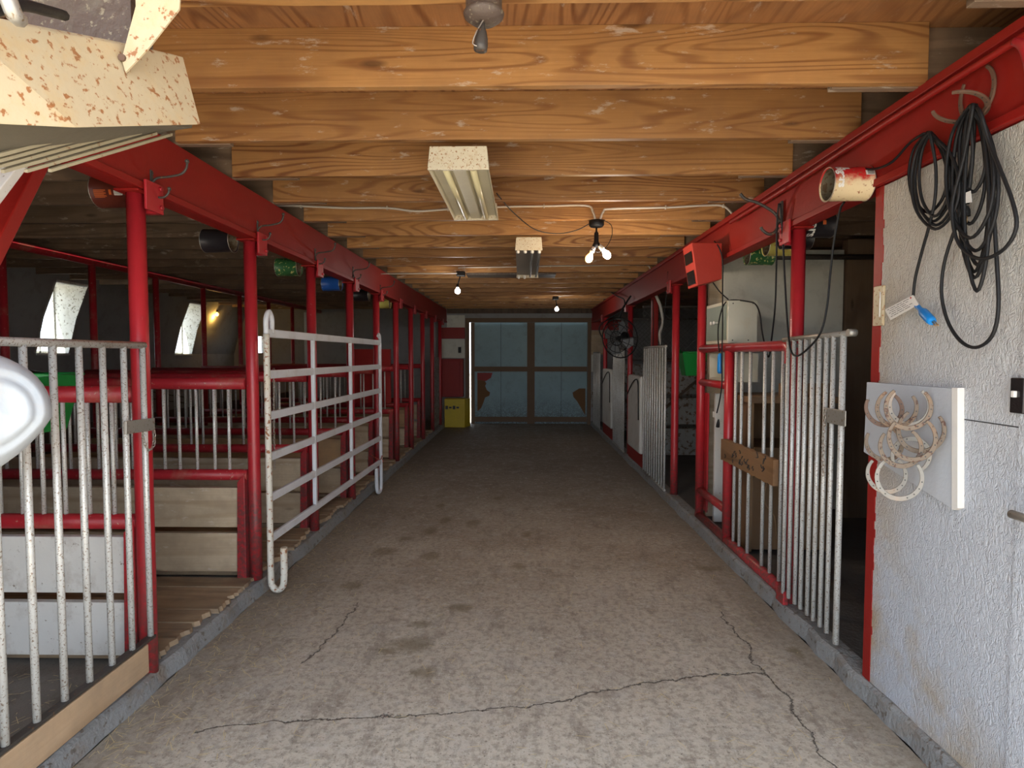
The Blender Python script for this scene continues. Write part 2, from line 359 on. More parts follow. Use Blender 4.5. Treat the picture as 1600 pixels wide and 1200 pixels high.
ORD = ['first', 'second', 'third', 'fourth', 'fifth', 'sixth', 'seventh', 'eighth', 'ninth', 'tenth', 'eleventh', 'twelfth', 'thirteenth', 'fourteenth',
       'fifteenth', 'sixteenth', 'seventeenth', 'eighteenth', 'nineteenth', 'twentieth', 'twenty-first', 'twenty-second', 'twenty-third', 'twenty-fourth']

# ---------------------------------------------------------------- dimensions of the barn
YB = 14.26                      # back wall
YF = 0.3                        # entrance line
XL, XR = -1.86, 1.71            # post rows
KL, KR = -1.80, 1.63            # kerb faces
ZB0, ZB1 = 2.44, 2.755          # beams
ZC = 2.995                      # underside of the loft floor
PY = [2.90+1.17*k for k in range(10)]      # left posts

# ---------------------------------------------------------------- structure
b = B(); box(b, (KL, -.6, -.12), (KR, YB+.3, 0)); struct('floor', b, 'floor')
b = B(); box(b, (-7.3, YF, -.12), (KL-.16, YB, .07)); struct('floor_left', b, 'stallfloor')
b = B(); box(b, (KR+.12, YF, -.12), (5.3, YB, .075)); struct('floor_right', b, 'rightfloor')
b = B(); box(b, (-60, -60, -.16), (60, 60, -.125)); struct('bounce_ground', b, 'ground', 'unseen pale ground outside the barn, bouncing light in')  # unseen ground, kept pale so its bounce lights the joists
def kerb(x0, x1, side):
    b = B(); N = 90; prev = None; ys = [YF+(YB-YF)*i/N for i in range(N+1)]
    for y in ys:
        j = random.uniform(-.012, .012); k = random.uniform(-.006, .006); s = -1 if side == 'left' else 1
        xa = x0 + j if side == 'left' else x0 + j
        P = [Vector((xa, y, 0)), Vector((xa+s*.012, y, .075+k)), Vector((xa+s*.03, y, .09+k)), Vector((x1, y, .09)), Vector((x1, y, -.02))]
        cur = [b.verts.new(p) for p in P]
        if prev:
            for q in range(4): b.faces.new((prev[q], prev[q+1], cur[q+1], cur[q]))
        prev = cur
    return struct('trim_'+('1' if side == 'left' else '2'), b, 'kerb', 'grey concrete kerb along the %s side of the aisle' % side)
kerb(KL, KL-.16, 'left'); kerb(KR, KR+.12, 'right')
b = B(); box(b, (-7.3, YF-.25, ZC), (5.3, YB+.2, ZC+.05)); struct('ceiling', b, 'ply', 'plywood loft floor over the joists')

# left leaning wall with two window openings
prof = [(-6.98, 0), (-6.97, .9), (-6.95, 1.69), (-6.82, 2.2), (-6.62, 2.7), (-6.5, 3.0)]
wins = [(8.4, 9.02), (11.8, 12.42)]
b = B()
def strip(b, y0, y1, pr):
    for (xa, za), (xb, zb) in zip(pr, pr[1:]):
        hexa(b, [Vector(v) for v in ((xa, y0, za), (xa-.06, y0, za), (xa-.06, y1, za), (xa, y1, za), (xb, y0, zb), (xb-.06, y0, zb), (xb-.06, y1, zb), (xb, y1, zb))])
ys = [YF] + [v for q in wins for v in q] + [YB]
for i in range(0, len(ys), 2): strip(b, ys[i], ys[i+1], prof)
for y0, y1 in wins: strip(b, y0, y1, prof[:3]); strip(b, y0, y1, prof[4:])
struct('wall_left', b, 'leftwall')
b = B()
for y in (10.2, 6.3, 3.4): box(b, (-6.93, y, .1), (-6.90, y+.05, 1.7))
struct('trim_3', b, 'leftwall', 'upright batten on the left wall')
for i, (y0, y1) in enumerate(wins):
    b = B(); xo = -7.16
    for ya, yb_ in ((y0-.03, y0+.006), (y1-.006, y1+.03)):      # the two cheeks reach from the leaning wall back to the upright sash
        pr = [(-6.95, 1.69), (-6.82, 2.2), (-6.62, 2.7)]
        for (xa, za), (xb, zb) in zip(pr, pr[1:]):
            hexa(b, [Vector(v) for v in ((xo, ya, za), (xa, ya, za), (xa, yb_, za), (xo, yb_, za), (xo, ya, zb), (xb, ya, zb), (xb, yb_, zb), (xo, yb_, zb))])
    box(b, (xo, y0, 1.66), (-6.93, y1, 1.69)); box(b, (xo, y0, 2.70), (-6.6, y1, 2.73))
    wn = struct('window_%d' % (i+1), b, 'reveal', 'white flaking window recess in the left wall')
    b = B()
    for ya in (y0+.0, (y0+y1)/2-.015, y1-.03): box(b, (xo-.02, ya, 1.69), (xo+.02, ya+.03, 2.70))
    box(b, (xo-.02, y0, 1.69), (xo+.02, y1, 1.72)); box(b, (xo-.02, y0, 2.67), (xo+.02, y1, 2.70)); put('window_frame', b, 'reveal', wn)
    b = B(); box(b, (xo-.004, y0, 1.69), (xo+.004, y1, 2.70)); put('window_pane', b, 'glass', wn)

# other outer walls
b = B(); box(b, (-7.3, YF-.1, 0), (-2.1, YF, ZC)); struct('wall_shading_left', b, 'leftwall')  # unseen wall, added to keep daylight off the left stalls
b = B(); box(b, (1.82, YF-.1, 0), (5.3, YF, ZC)); struct('wall_front_right', b, 'white2')
b = B(); box(b, (5.2, YF, 0), (5.3, YB, ZC)); struct('wall_right', b, 'peel')
DX0, DX1, DZ = -1.27, 1.56, 2.45
b = B(); box(b, (-7.3, YB, 0), (-6.46, YB+.12, ZC)); box(b, (-6.10, YB, 0), (DX0, YB+.12, ZC)); box(b, (-6.46, YB, 0), (-6.10, YB+.12, 1.72)); box(b, (-6.46, YB, 2.12), (-6.10, YB+.12, ZC))
box(b, (DX1, YB, 0), (5.3, YB+.12, ZC)); box(b, (DX0, YB, DZ), (DX1, YB+.12, ZC)); struct('wall_back', b, 'leftwall')
b = B(); box(b, (-6.46, YB+.05, 1.72), (-6.10, YB+.06, 2.12)); w3 = struct('window_3', b, 'glass', 'small bright window in the back wall')
b = B(); box(b, (-6.29, YB+.03, 1.72), (-6.27, YB+.08, 2.12)); put('window_frame', b, 'reveal', w3)
# white strand-board wall by the entrance, right, with its red edge
b = B(); box(b, (1.67, YF, .085), (1.79, 2.82, ZB0-.005)); struct('wall_partition', b, 'osb', 'white strand-board wall beside the entrance', .004)
b = B(); N = 60
for i in range(N):      # ragged brushed edge of the red paint
    z0 = .085+(ZB0-.09)*i/N; z1 = .085+(ZB0-.09)*(i+1)/N; j = random.uniform(-.006, .010)
    box(b, (1.667, 2.815-j, z0), (1.793, 2.875, z1))
struct('trim_4', b, 'redbeam', 'red painted edge of the white strand-board wall')

# back doors: two pale blue leaves on brown timber, hung just behind the opening
def leaf(n, x0, x1, label):
    b = B(); box(b, (x0, YB+.17, .0), (x1, YB+.19, DZ+.08)); d = struct('door_%d' % n, b, 'doorblue', label)
    b = B(); yb0, yb1 = YB+.13, YB+.17
    for xa in (x0, x1-.09): box(b, (xa, yb0, .0), (xa+.09, yb1, DZ+.08))
    for za in (.05, 1.27): box(b, (x0+.09, yb0+.002, za), (x1-.09, yb1, za+.12))
    put('door_frame', b, 'doorframe', d)
    b = B(); xm = (x0+x1)/2; box(b, (xm-.004, YB+.165, .17), (xm+.004, YB+.169, DZ)); put('panel_seam', b, 'print_k', d)
    return d
dl = leaf(1, -1.243, .21, 'left pale blue sliding door leaf at the far end')
dr = leaf(2, .2105, 1.68, 'right pale blue sliding door leaf at the far end, with a bare brown patch')
def patch(nm, par, pts, mt, y=YB+.162):
    b = B(); v = [b.verts.new((x, y, z)) for x, z in pts]; v2 = [b.verts.new((x, y+.006, z)) for x, z in pts]
    b.faces.new(v); b.faces.new(v2[::-1])
    for i in range(len(v)): b.faces.new((v[i], v[i-1], v2[i-1], v2[i]))
    put(nm, b, mt, par)
patch('peeled_patch', dl, [(-1.09, 1.12), (-.93, 1.08), (-.87, .98), (-.90, .92), (-.86, .82), (-.78, .76), (-.80, .68), (-.90, .64), (-.95, .5), (-1.0, .38), (-1.09, .3)], 'peelbrown')
patch('red_patch', dl, [(-1.09, 1.24), (-.72, 1.24), (-.76, 1.12), (-.88, 1.04), (-1.09, 1.07)], 'redbeam', YB+.158)
patch('peeled_patch', dr, [(1.53, .86), (1.38, .86), (1.22, .76), (1.24, .66), (1.33, .55), (1.42, .4), (1.53, .2)], 'peelbrown')
b = B(); box(b, (DX0-.09, YB-.03, 0), (DX0, YB, DZ+.10)); box(b, (DX0, YB-.03, DZ), (DX1, YB, DZ+.10)); box(b, (DX1, YB-.03, 0), (DX1+.08, YB, DZ+.1)); struct('trim_5', b, 'doorframe', 'timber frame round the far door opening')
b = B(); box(b, (-1.80, YB-.02, 2.66), (XR, YB-.002, ZC)); struct('trim_8', b, 'darkwood', 'dark timber over the far doors')
# boards and painted panels of the back wall
def panel(name, lab, cat, x0, x1, z0, z1, mt, y=YB, t=.03):
    b = B(); box(b, (x0, y-t, z0), (x1, y-.002, z1)); return one(name, lab, cat, b, mt, ((x0+x1)/2, y-t, z0), None, .003)
panel('wall_panel', 'small white panel high up left of the far doors', 'panel', -1.80, -1.37, 2.33, 2.62, 'white2')
panel('wall_board', 'dark red board between two white panels left of the far doors', 'board', -1.98, -1.37, 2.06, 2.325, 'redbeam')
sw = panel('wall_panel', 'white panel with a black switch left of the far doors', 'panel', -1.98, -1.37, 1.60, 2.055, 'white2')
panel('wall_panel', 'tan panel right of the far doors above the kerb', 'panel', 1.645, 2.02, 1.68, 2.25, 'board')
panel('wall_board', 'red board above the tan panel right of the far doors', 'board', 1.645, 2.35, 2.26, 2.55, 'redbeam')
panel('wall_panel', 'pale panel under the tan one right of the far doors', 'panel', 1.645, 1.86, 1.27, 1.675, 'white2')
panel('wall_panel', 'small grey panel low down right of the far doors', 'panel', 1.645, 1.82, .42, .82, 'peel')
b = B(); box(b, (-1.53, YB-.055, 1.72), (-1.46, YB-.03, 1.86)); one('light_switch', 'black switch on the white panel left of the far doors', 'switch', b, 'black', (-1.5, YB-.04, 1.72))
t = Thing('wall_cupboard', 'dark red cupboard on the back wall above the yellow box', 'cupboard', (-1.65, YB-.15, .68))
b = B(); box(b, (-1.95, YB-.22, .68), (-1.40, YB-.003, 1.58)); t.part('body', b, 'redbeam', bev=.005)
b = B(); box(b, (-1.92, YB-.24, .72), (-1.48, YB-.222, 1.54)); t.part('door', b, 'redbeam', bev=.004)
t = Thing('feed_bin', 'yellow bin with a black smudge on the floor by the far doors', 'bin', (-1.67, YB-.6, .0))
b = B(); hexa(b, [Vector(v) for v in ((-1.79, YB-.62, 0), (-1.32, YB-.62, 0), (-1.22, YB-.3, 0), (-1.79, YB-.3, 0), (-1.79, YB-.62, .66), (-1.32, YB-.62, .66), (-1.22, YB-.3, .66), (-1.79, YB-.3, .66))]); t.part('body', b, 'yellow', bev=.01)
b = B()
for i in range(4): box(b, (-1.77+i*.085, YB-.625, .42+.02*(i % 2)), (-1.71+i*.085, YB-.619, .50-.02*(i % 2)))
t.part('smudge', b, 'print_k')

# ---------------------------------------------------------------- beams, joists
for s, X, lab in ((-1, XL, 'left'), (1, XR, 'right')):
    t = Thing('support_beam', 'long red beam over the %s row of posts' % lab, 'beam', (X, YF, ZB0))
    b = B(); box(b, (X-.05, YF-.2, ZB0), (X+.05, YB, ZB1)); t.part('beam_web', b, 'redbeam', bev=.004)
    b = B(); a = X-s*.05
    box(b, (a-s*.018, YF-.2, ZB0), (a, YB, ZB0+.035)); 
    if s > 0: box(b, (a-s*.03, YF-.2, ZB1-.035), (a, YB, ZB1+.004)); 
    t.part('flange', b, 'redbeam', bev=.004)
    if s > 0:
        b = B(); tube(b, [(a-.045, y, ZB1-.075+.004*math.sin(y*3)) for y in [YF+i*.4 for i in range(12)]], .014, 8); t.part('conduit', b, 'redbeam')
        b = B(); P = [(a-.05, 2.02, ZB1-.08), (a-.055, 1.98, ZB1-.12), (a-.05, 1.96, ZB1-.2), (a-.045, 1.96, ZB0+.03)]; tube(b, smooth(P), .016, 8)
        P = [(a-.05, 1.88, ZB1-.12), (a-.055, 1.90, ZB0+.12), (a-.045, 1.92, ZB0+.02)]; tube(b, smooth(P), .02, 8); t.part('conduit_drop', b, 'redrail')
JY = [2.51+.603*k for k in range(-3, 20)]
rj = random.Random(3)
for k, y in enumerate(JY):
    if y > YB-.1: continue
    b = B(); box(b, (XL+.07, y-.019, ZB1), (XR-.07 if k % 2 else XR+.0, y+.019, ZC)); 
    one('ceiling_joist', 'bare orange-brown wooden joist over the aisle, %s from the entrance' % ORD[k], 'joist', b, 'joist', ((XL+XR)/2, y, ZB1), 'ceiling joists over the aisle', .002)
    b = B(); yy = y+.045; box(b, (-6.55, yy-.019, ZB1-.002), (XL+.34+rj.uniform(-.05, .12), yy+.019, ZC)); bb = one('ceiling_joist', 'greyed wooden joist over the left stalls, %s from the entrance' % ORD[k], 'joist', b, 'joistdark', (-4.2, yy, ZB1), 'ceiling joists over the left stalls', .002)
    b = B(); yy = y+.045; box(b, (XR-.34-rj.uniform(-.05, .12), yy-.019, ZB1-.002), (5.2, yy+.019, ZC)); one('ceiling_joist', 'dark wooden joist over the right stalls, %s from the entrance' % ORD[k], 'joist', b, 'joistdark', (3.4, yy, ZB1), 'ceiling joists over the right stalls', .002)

# ---------------------------------------------------------------- left posts with bracket plates
def post(X, y, side, lab, z0=.09, r=.041, grp='red steel posts', mt='red'):
    t = Thing('steel_post', lab, 'post', (X, y, z0), grp)
    b = B(); tube(b, [(X, y, z0), (X, y, z0+.4), (X, y, 1.4), (X, y, ZB0-.012)], r, 20); t.part('pipe', b, mt)
    b = B(); box(b, (X-.06, y-.07, ZB0-.014), (X+.06, y+.07, ZB0-.002)); t.part('cap_plate', b, 'redbeam', bev=.002)
    s = side; a = X-s*.05
    b = B(); box(b, (a-s*.035, y-.05, ZB0-.095), (a-s*.022, y+.085, ZB0+.045)); box(b, (a-s*.034, y+.045, ZB0-.095), (X, y+.085, ZB0-.014)); t.part('bracket', b, 'red', bev=.003)
    b = B()
    for dz in (-.045, .045): cyl(b, (a-s*.034, y+.06, ZB0-.02+dz), (a-s*.046, y+.06, ZB0-.02+dz), .012, 6)
    t.part('bolt', b, 'redrail')
    return t
for k, y in enumerate(PY): post(XL, y-(.03 if k == 0 else 0), -1, 'red steel post on the left kerb, %s from the entrance' % ORD[k], .0 if k == 0 else .09, mt='reddirty' if k else 'red')
for k, y in enumerate((3.75, 6.68, 9.47, 12.3)):
    post(XR, y, 1, 'red steel post on the right kerb, %s from the entrance' % ORD[k], .08)

# ---------------------------------------------------------------- stall dividers on the left
def divider(k, y):
    x1 = XL-.041; x0 = -4.75
    t = Thing('stall_divider', 'red-railed stall divider with upright bars, %s on the left side' % ORD[k], 'stall divider', (x1, y, .08), 'stall dividers on the left')
    for nm, z, r in (('top_rail', 1.46, .042), ('middle_rail', .825, .038)):
        b = B(); tube(b, [(x0, y, z), (x1-.6, y, z), (x1, y, z)], r, 14); t.part(nm, b, 'redrail')
    n = 13 if k < 3 else 9
    rr = random.Random(k); x = x1-.13
    while x > x0+.2:
        b = B(); cyl(b, (x, y, .86), (x, y, 1.425), .0105, 8); t.part('bar', b, 'pipe'); x -= .115*rr.uniform(.85, 1.12)*(1 if k < 3 else 1.5)
    b = B(); hexa(b, [Vector(v) for v in ((x1-.01, y-.045, .08), (x1-.075, y-.045, .08), (x1-.075, y+.045, .08), (x1-.01, y+.045, .08), (x1-.01, y-.045, .84), (x1-.06, y-.045, .78), (x1-.06, y+.045, .78), (x1-.01, y+.045, .84))]); t.part('channel', b, 'reddirty' if k else 'red', bev=.003)
    mt = 'boardwhite' if k == 0 else ('board' if k % 3 else 'boardor')
    for i, (za, zb) in enumerate(((.15, .43), (.46, .745))):
        b = B(); box(b, (x0+rr.uniform(-.2, .1), y-.022+rr.uniform(-.004, .004), za+rr.uniform(-.01, .01)), (x1-.07, y+.02, zb+rr.uniform(-.012, .008))); t.part('board', b, ('board' if (k and i == 0) else mt), bev=.004)
for k, y in enumerate(PY[:8]): divider(k, y)

# stall floor planks
for k in range(0, 8):
    y = PY[k]+.055; n = 6; wd = (1.17-.09)/n; rr = random.Random(k+50)
    for i in range(n):
        ya = y+i*wd+.006; yb_ = y+(i+1)*wd-.004; za = .092; zb = .125+rr.uniform(-.006, .008); xe = KL-.035+rr.uniform(-.03, .02); b = B(); segs = 7; rings = []
        for q in range(segs+1):
            f = q/segs; rings.append((xe-.03*abs(math.sin(f*3+i))*rr.random()-rr.uniform(0, .018), ya+(yb_-ya)*f))
        bot = [b.verts.new((xx, yy, za)) for xx, yy in rings]; top = [b.verts.new((xx-.006, yy, zb-.004-rr.uniform(0, .006))) for xx, yy in rings]
        B0, B1 = b.verts.new((-4.7, yb_, za)), b.verts.new((-4.7, ya, za)); T0, T1 = b.verts.new((-4.7, yb_, zb)), b.verts.new((-4.7, ya, zb))
        b.faces.new(top+[T0, T1]); b.faces.new((bot+[B0, B1])[::-1]); lp = bot+[B0, B1]; lt = top+[T0, T1]
        for q in range(len(lp)): b.faces.new((lp[q-1], lp[q], lt[q], lt[q-1]))
        one('floor_plank', 'weathered grey-brown floor plank between the %s and %s left posts' % (ORD[k], ORD[k+1]), 'floor plank', b, 'plank', ((xe-4.7)/2, (ya+yb_)/2, za), 'stall floor planks')

# row of posts and rail at the head of the stalls, trough behind
XH = -4.83
for k in range(10):
    y = 4.32+1.165*k
    if y > YB-.3: break
    b = B(); cyl(b, (XH, y, .07), (XH, y, 2.70), .036, 14)
    one('steel_post', 'slim dark red post at the head of the left stalls, %s from the entrance' % ORD[k], 'post', b, 'redrail', (XH, y, .07), 'posts at the head of the left stalls')
b = B(); cyl(b, (XH, YF+.3, 2.705), (XH, YB-.05, 2.705), .042, 14); one('head_rail', 'long dark red pipe under the joists at the head of the left stalls', 'rail', b, 'redrail', (XH, 7, 2.66))
b = B(); cyl(b, (XH-.08, 3.0, 1.30), (XH-.08, YB-.05, 1.30), .036, 12); one('head_rail', 'lower dark red pipe running behind the left stall dividers', 'rail', b, 'redrail', (XH, 7, 1.26))
t = Thing('feed_trough', 'long wooden feed trough at the head of the left stalls', 'trough', (-5.15, 8, .07))
b = B(); box(b, (-4.99, 3, .07), (-4.96, YB-.1, .62)); t.part('front_board', b, 'boardor')
b = B(); box(b, (-5.55, 3, .07), (-5.52, YB-.1, .8)); t.part('back_board', b, 'darkwood')
b = B(); box(b, (-5.52, 3, .22), (-4.99, YB-.1, .25)); t.part('bottom_board', b, 'darkwood')
# slanting hay-rack bars between stalls and wall
for k in range(2):
    b = B(); P0 = aX(-40, 495+28*k, -5.6); P1 = aX(420, 690+10*k, -5.6)
    y0, y1 = 4.2, 10.0; cyl(b, (-5.75, y0, 1.92-.16*k), (-5.75, y1, .95-.10*k), .013, 8)
    one('hay_rack_rod', ['upper', 'lower'][k]+' thin slanting rod along the feed alley by the left wall', 'rod', b, 'iron', (-5.75, 7, 1.2))
b = B(); box(b, (-4.78, 13.0, .07), (-4.62, 13.12, 2.6)); one('timber_post', 'square white timber post among the far left stalls', 'post', b, 'white2', (-4.7, 13.06, .07), None, .006)
# loose padding hanging out of the top of the wall, far left
b = B(); rr = random.Random(4)
bmesh.ops.create_icosphere(b, subdivisions=4, radius=1.0)
for v in b.verts:
    n_ = 1+.25*math.sin(v.co.x*7+v.co.z*3)+.2*math.sin(v.co.y*9+1)+.12*rr.uniform(-1, 1); v.co = Vector((v.co.x*.16, v.co.y*.42, v.co.z*.2))*n_ + Vector((-6.36, 6.65, 2.56))
one('insulation_clump', 'clump of loose brown insulation hanging from the top of the left wall', 'insulation', b, 'padding', (-6.5, 6.65, 2.3))

# ---------------------------------------------------------------- low grey-barred gate in the left foreground
t = Thing('stall_gate', 'low grey-barred gate in the left foreground, latched to the first red post', 'gate', (-1.87, 2.2, .09))
XG = -1.81
b = B(); cyl(b, (XG, 1.2, 1.70), (XG, 2.822, 1.70), .0165, 12); t.part('top_rail', b, 'pipe')
b = B(); box(b, (XG-.018, 1.2, .275), (XG+.018, 2.826, .287)); t.part('bottom_rail', b, 'iron')
y = 2.81
while y > 1.25:
    b = B(); cyl(b, (XG, y, .285), (XG, y, 1.69), .0135, 12); t.part('bar', b, 'pipe'); y -= .1362
b = B(); box(b, (XG-.02, 1.2, .130), (XG+.018, 2.765, .268)); t.part('foot_board', b, 'gatewood', bev=.004)
b = B(); P = [aX(193, 658, XG+.03), aX(193, 679, XG+.03), aX(238, 672, XL+.06), aX(238, 653, XL+.06)]
hexa(b, [P[0], P[1], P[2], P[3]]+[p+Vector((.012, .002, 0)) for p in P]); lt = t.part('latch_plate', b, 'grey', bev=.002)
def chain(path, wdt=.011, ln=.026, r=.0022):
    b = B(); P = [Vector(p) for p in path]; d = 0; L = [0]
    for a, c in zip(P, P[1:]): L.append(L[-1]+(c-a).length)
    def at_(s):
        for i in range(len(P)-1):
            if L[i+1] >= s: f = (s-L[i])/max(1e-6, L[i+1]-L[i]); return P[i].lerp(P[i+1], f), (P[i+1]-P[i]).normalized()
        return P[-1], (P[-1]-P[-2]).normalized()
    s = 0; k = 0
    while s < L[-1]:
        p, dr_ = at_(s); u, v = frame_of(dr_); u = u if k % 2 else v
        tube(b, [p+dr_*math.cos(q)*ln/2*.85+u*math.sin(q)*wdt*.55 for q in (2*PI*j/12 for j in range(12))], r, 5, True); s += ln*.68; k += 1
    return b
t.part('chain', chain(smooth([aX(222, 660, XL+.07), aX(224, 685, XL+.07), aX(232, 703, XL+.075), aX(240, 695, XL+.07), aX(241, 675, XL+.065), aX(238, 664, XL+.065)])), 'chain', lt)

# white moulded plastic piece hanging on that gate
t = Thing('plastic_jug', 'rounded white plastic vessel hanging at the left edge on the low barred gate', 'vessel', (-1.6, 1.74, 1.2))
b = B(); o = aY(-26, 645, 1.74)
ax = Vector((.93, -.35, .12))
lathe(b, o-ax*.16, ax, [(0, .10), (.03, .15), (.08, .185), (.15, .185), (.20, .165), (.23, .13), (.235, .118), (.228, .108), (.232, .095), (.24, .085), (.238, .07), (.225, .05), (.222, .0)], 40)
for v in b.verts:
    dz = v.co.z-o.z
    if dz < -.02: v.co.x -= (-.02-dz)*.75; v.co.z += dz*.25
t.part('shell', b, 'plasticwhite')
b = B(); tube(b, smooth([o+Vector((-.05, 0, .17)), o+Vector((-.12, 0, .30)), Vector((XG+.03, 1.80, 1.73)), Vector((XG-.01, 1.82, 1.72))]), .004, 6); t.part('strap', b, 'black')

# knee brace at the entrance post, red, with a white painted piece beyond
P0 = aX(52, 225, -1.95); P1 = aX(-50, 420, -1.95)
b = B(); bar(b, P0, P1, .17, .05, (1, 0, 0)); one('knee_brace', 'slanting red brace under the left beam at the photo edge', 'brace', b, 'redbeam', P1, None, .004)
b = B(); bar(b, aX(30, 240, -1.80), aX(-40, 330, -1.80), .10, .03, (1, 0, 0)); one('knee_brace', 'short slanting white board in front of the red brace', 'brace', b, 'boardwhite', aX(-40, 330, -1.80), None, .003)

# ---------------------------------------------------------------- white tube gate leaning on the left posts
t = Thing('cattle_gate', 'white six-rail tube gate standing against the left posts', 'gate', (-1.74, 5.5, .0))
g0, g1 = (-1.745, 4.04), (-1.695, 7.06)
def gp(f, z): return Vector((g0[0]+(g1[0]-g0[0])*f, g0[1]+(g1[1]-g0[1])*f, z))
for i in range(6):
    b = B(); z = .385+.284*i; bar(b, gp(.0, z), gp(1, z), .058, .026); t.part('rail', b, 'gatewhite', bev=.006)
for f, nm in ((.285, 'brace'), (.62, 'brace')):
    b = B(); bar(b, gp(f, .385)+Vector((-.0, 0, 0)), gp(f, 1.80), .036, .03, (0, 1, 0)); t.part(nm, b, 'gatewhite', bev=.004)
for f, mt in ((0, 'rustywhite'), (1, 'gatewhite')):
    b = B(); p = gp(f, 0); sgn = -1 if f == 0 else 1
    ft = Vector((.10, -.02, 0)) if f == 0 else Vector((-.02, -.13, 0))
    P = [p+Vector((0, 0, 1.80)), p+Vector((0, 0, 1.2)), p+Vector((0, 0, .5)), p+Vector((0, 0, .12)), p+Vector((0, 0, .05))+ft*.12, p+Vector((0, 0, .028))+ft*.45, p+Vector((0, 0, .05))+ft*.85, p+Vector((0, 0, .12))+ft, p+Vector((0, 0, .33))+ft*1.02]
    tube(b, smooth(P), .026, 12, flat=.8); st = t.part('stile', b, mt)
    b = B(); hp = p+Vector((.0, 0, 1.80))
    tube(b, smooth([hp, hp+Vector((0, .0, .10)), hp+Vector((0, .05, .15)), hp+Vector((0, .09, .10)), hp+Vector((0, .085, 0))]) if f == 0 else smooth([hp, hp+Vector((0, 0, .07)), hp+Vector((0, -.04, .10)), hp+Vector((0, -.07, .08))]), .022, 10, flat=.8); t.part('top_loop', b, 'gatewhite', st)
t.part('chain', chain([gp(.01, 1.55)+Vector((.0, .08, 0)), gp(.012, 1.2)+Vector((-.01, .08, 0)), gp(.012, .85)+Vector((-.01, .08, 0))], .012, .03, .0025), 'chain')
b = B(); q = gp(.985, .42); tube(b, smooth([q+Vector((-.02, -.3, .1)), q+Vector((.03, -.15, .02)), q+Vector((.03, 0, .04)), q+Vector((-.04, .06, -.01)), q+Vector((.035, .02, -.04)), q+Vector((.03, -.06, .03))]), .004, 5)
one('twine', 'reddish baling twine tied round the far foot of the white tube gate', 'twine', b, 'twine', q)

# ---------------------------------------------------------------- coat hooks on the left beam
def hook(y, zc, lab, first=[None]):
    x = XL+.05; Z0 = zc
    if first[0] is None:
        t = Thing('coat_hook', lab, 'hook', (x, y, Z0-0.005), 'iron hooks on the left beam'); first[0] = t
        b = B(); box(b, (x, y-.011, Z0-0.060), (x+.006, y+.011, Z0+0.060))
        cyl(b, (x+.005, y, Z0+0.045), (x+.011, y, Z0+0.045), .008, 8); cyl(b, (x+.005, y, Z0-0.045), (x+.011, y, Z0-0.045), .008, 8); t.part('back_plate', b, 'iron', bev=.003)
        b = B(); P = smooth([(x+.004, y, Z0-0.005), (x+.03, y, Z0+0.020), (x+.09, y, Z0+0.027), (x+.15, y, Z0+0.040), (x+.175, y, Z0+0.067), (x+.18, y, Z0+0.095)]); tube(b, P, .006, 8); bmesh.ops.create_icosphere(b, subdivisions=2, radius=.011, matrix=Matrix.Translation((x+.18, y, Z0+0.100))); t.part('prong', b, 'iron')
        b = B(); P = smooth([(x+.004, y, Z0-0.005), (x+.012, y, Z0-0.045), (x+.03, y, Z0-0.070), (x+.06, y, Z0-0.072), (x+.082, y, Z0-0.055), (x+.088, y, Z0-0.035)]); tube(b, P, .0055, 8); bmesh.ops.create_icosphere(b, subdivisions=2, radius=.010, matrix=Matrix.Translation((x+.088, y, Z0-0.031))); t.part('prong', b, 'iron')
    else: clone(first[0].r, (x, y, zc-.005), lab)
for i, (px, py) in enumerate(((236, 285), (402, 358), (492, 399), (551, 425), (594, 452))):
    q = aX(px, py, XL+.05); hook(q.y, q.z, 'black iron double hook on the left beam, %s from the entrance' % ORD[i])

# ---------------------------------------------------------------- tins fixed behind the beams
def on_can(bm, o, ax, up, r, txt, size, ang0, along, mirror=False):
    cu = bpy.data.curves.new('t', 'FONT'); cu.body = txt; cu.size = size; cu.extrude = 0.0; cu.offset = .002
    ob = bpy.data.objects.new('t', cu); C.objects.link(ob); me = bpy.data.meshes.new_from_object(ob.evaluated_get(bpy.context.evaluated_depsgraph_get()))
    tmp = bmesh.new(); tmp.from_mesh(me)
    bmesh.ops.subdivide_edges(tmp, edges=[e for e in tmp.edges if e.calc_length() > .01], cuts=2)
    ax = Vector(ax).normalized(); up = Vector(up); sd_ = up.cross(ax)
    vm = {}
    for v in tmp.verts:
        an = ang0 - v.co.x/r; vm[v] = bm.verts.new(Vector(o)+ax*(along-v.co.y)+(up*math.sin(an)+sd_*math.cos(an))*(r+.0015))
    for f in tmp.faces:
        try: bm.faces.new([vm[v] for v in f.verts])
        except ValueError: pass
    tmp.free(); bpy.data.meshes.remove(me); bpy.data.objects.remove(ob); bpy.data.curves.remove(cu)
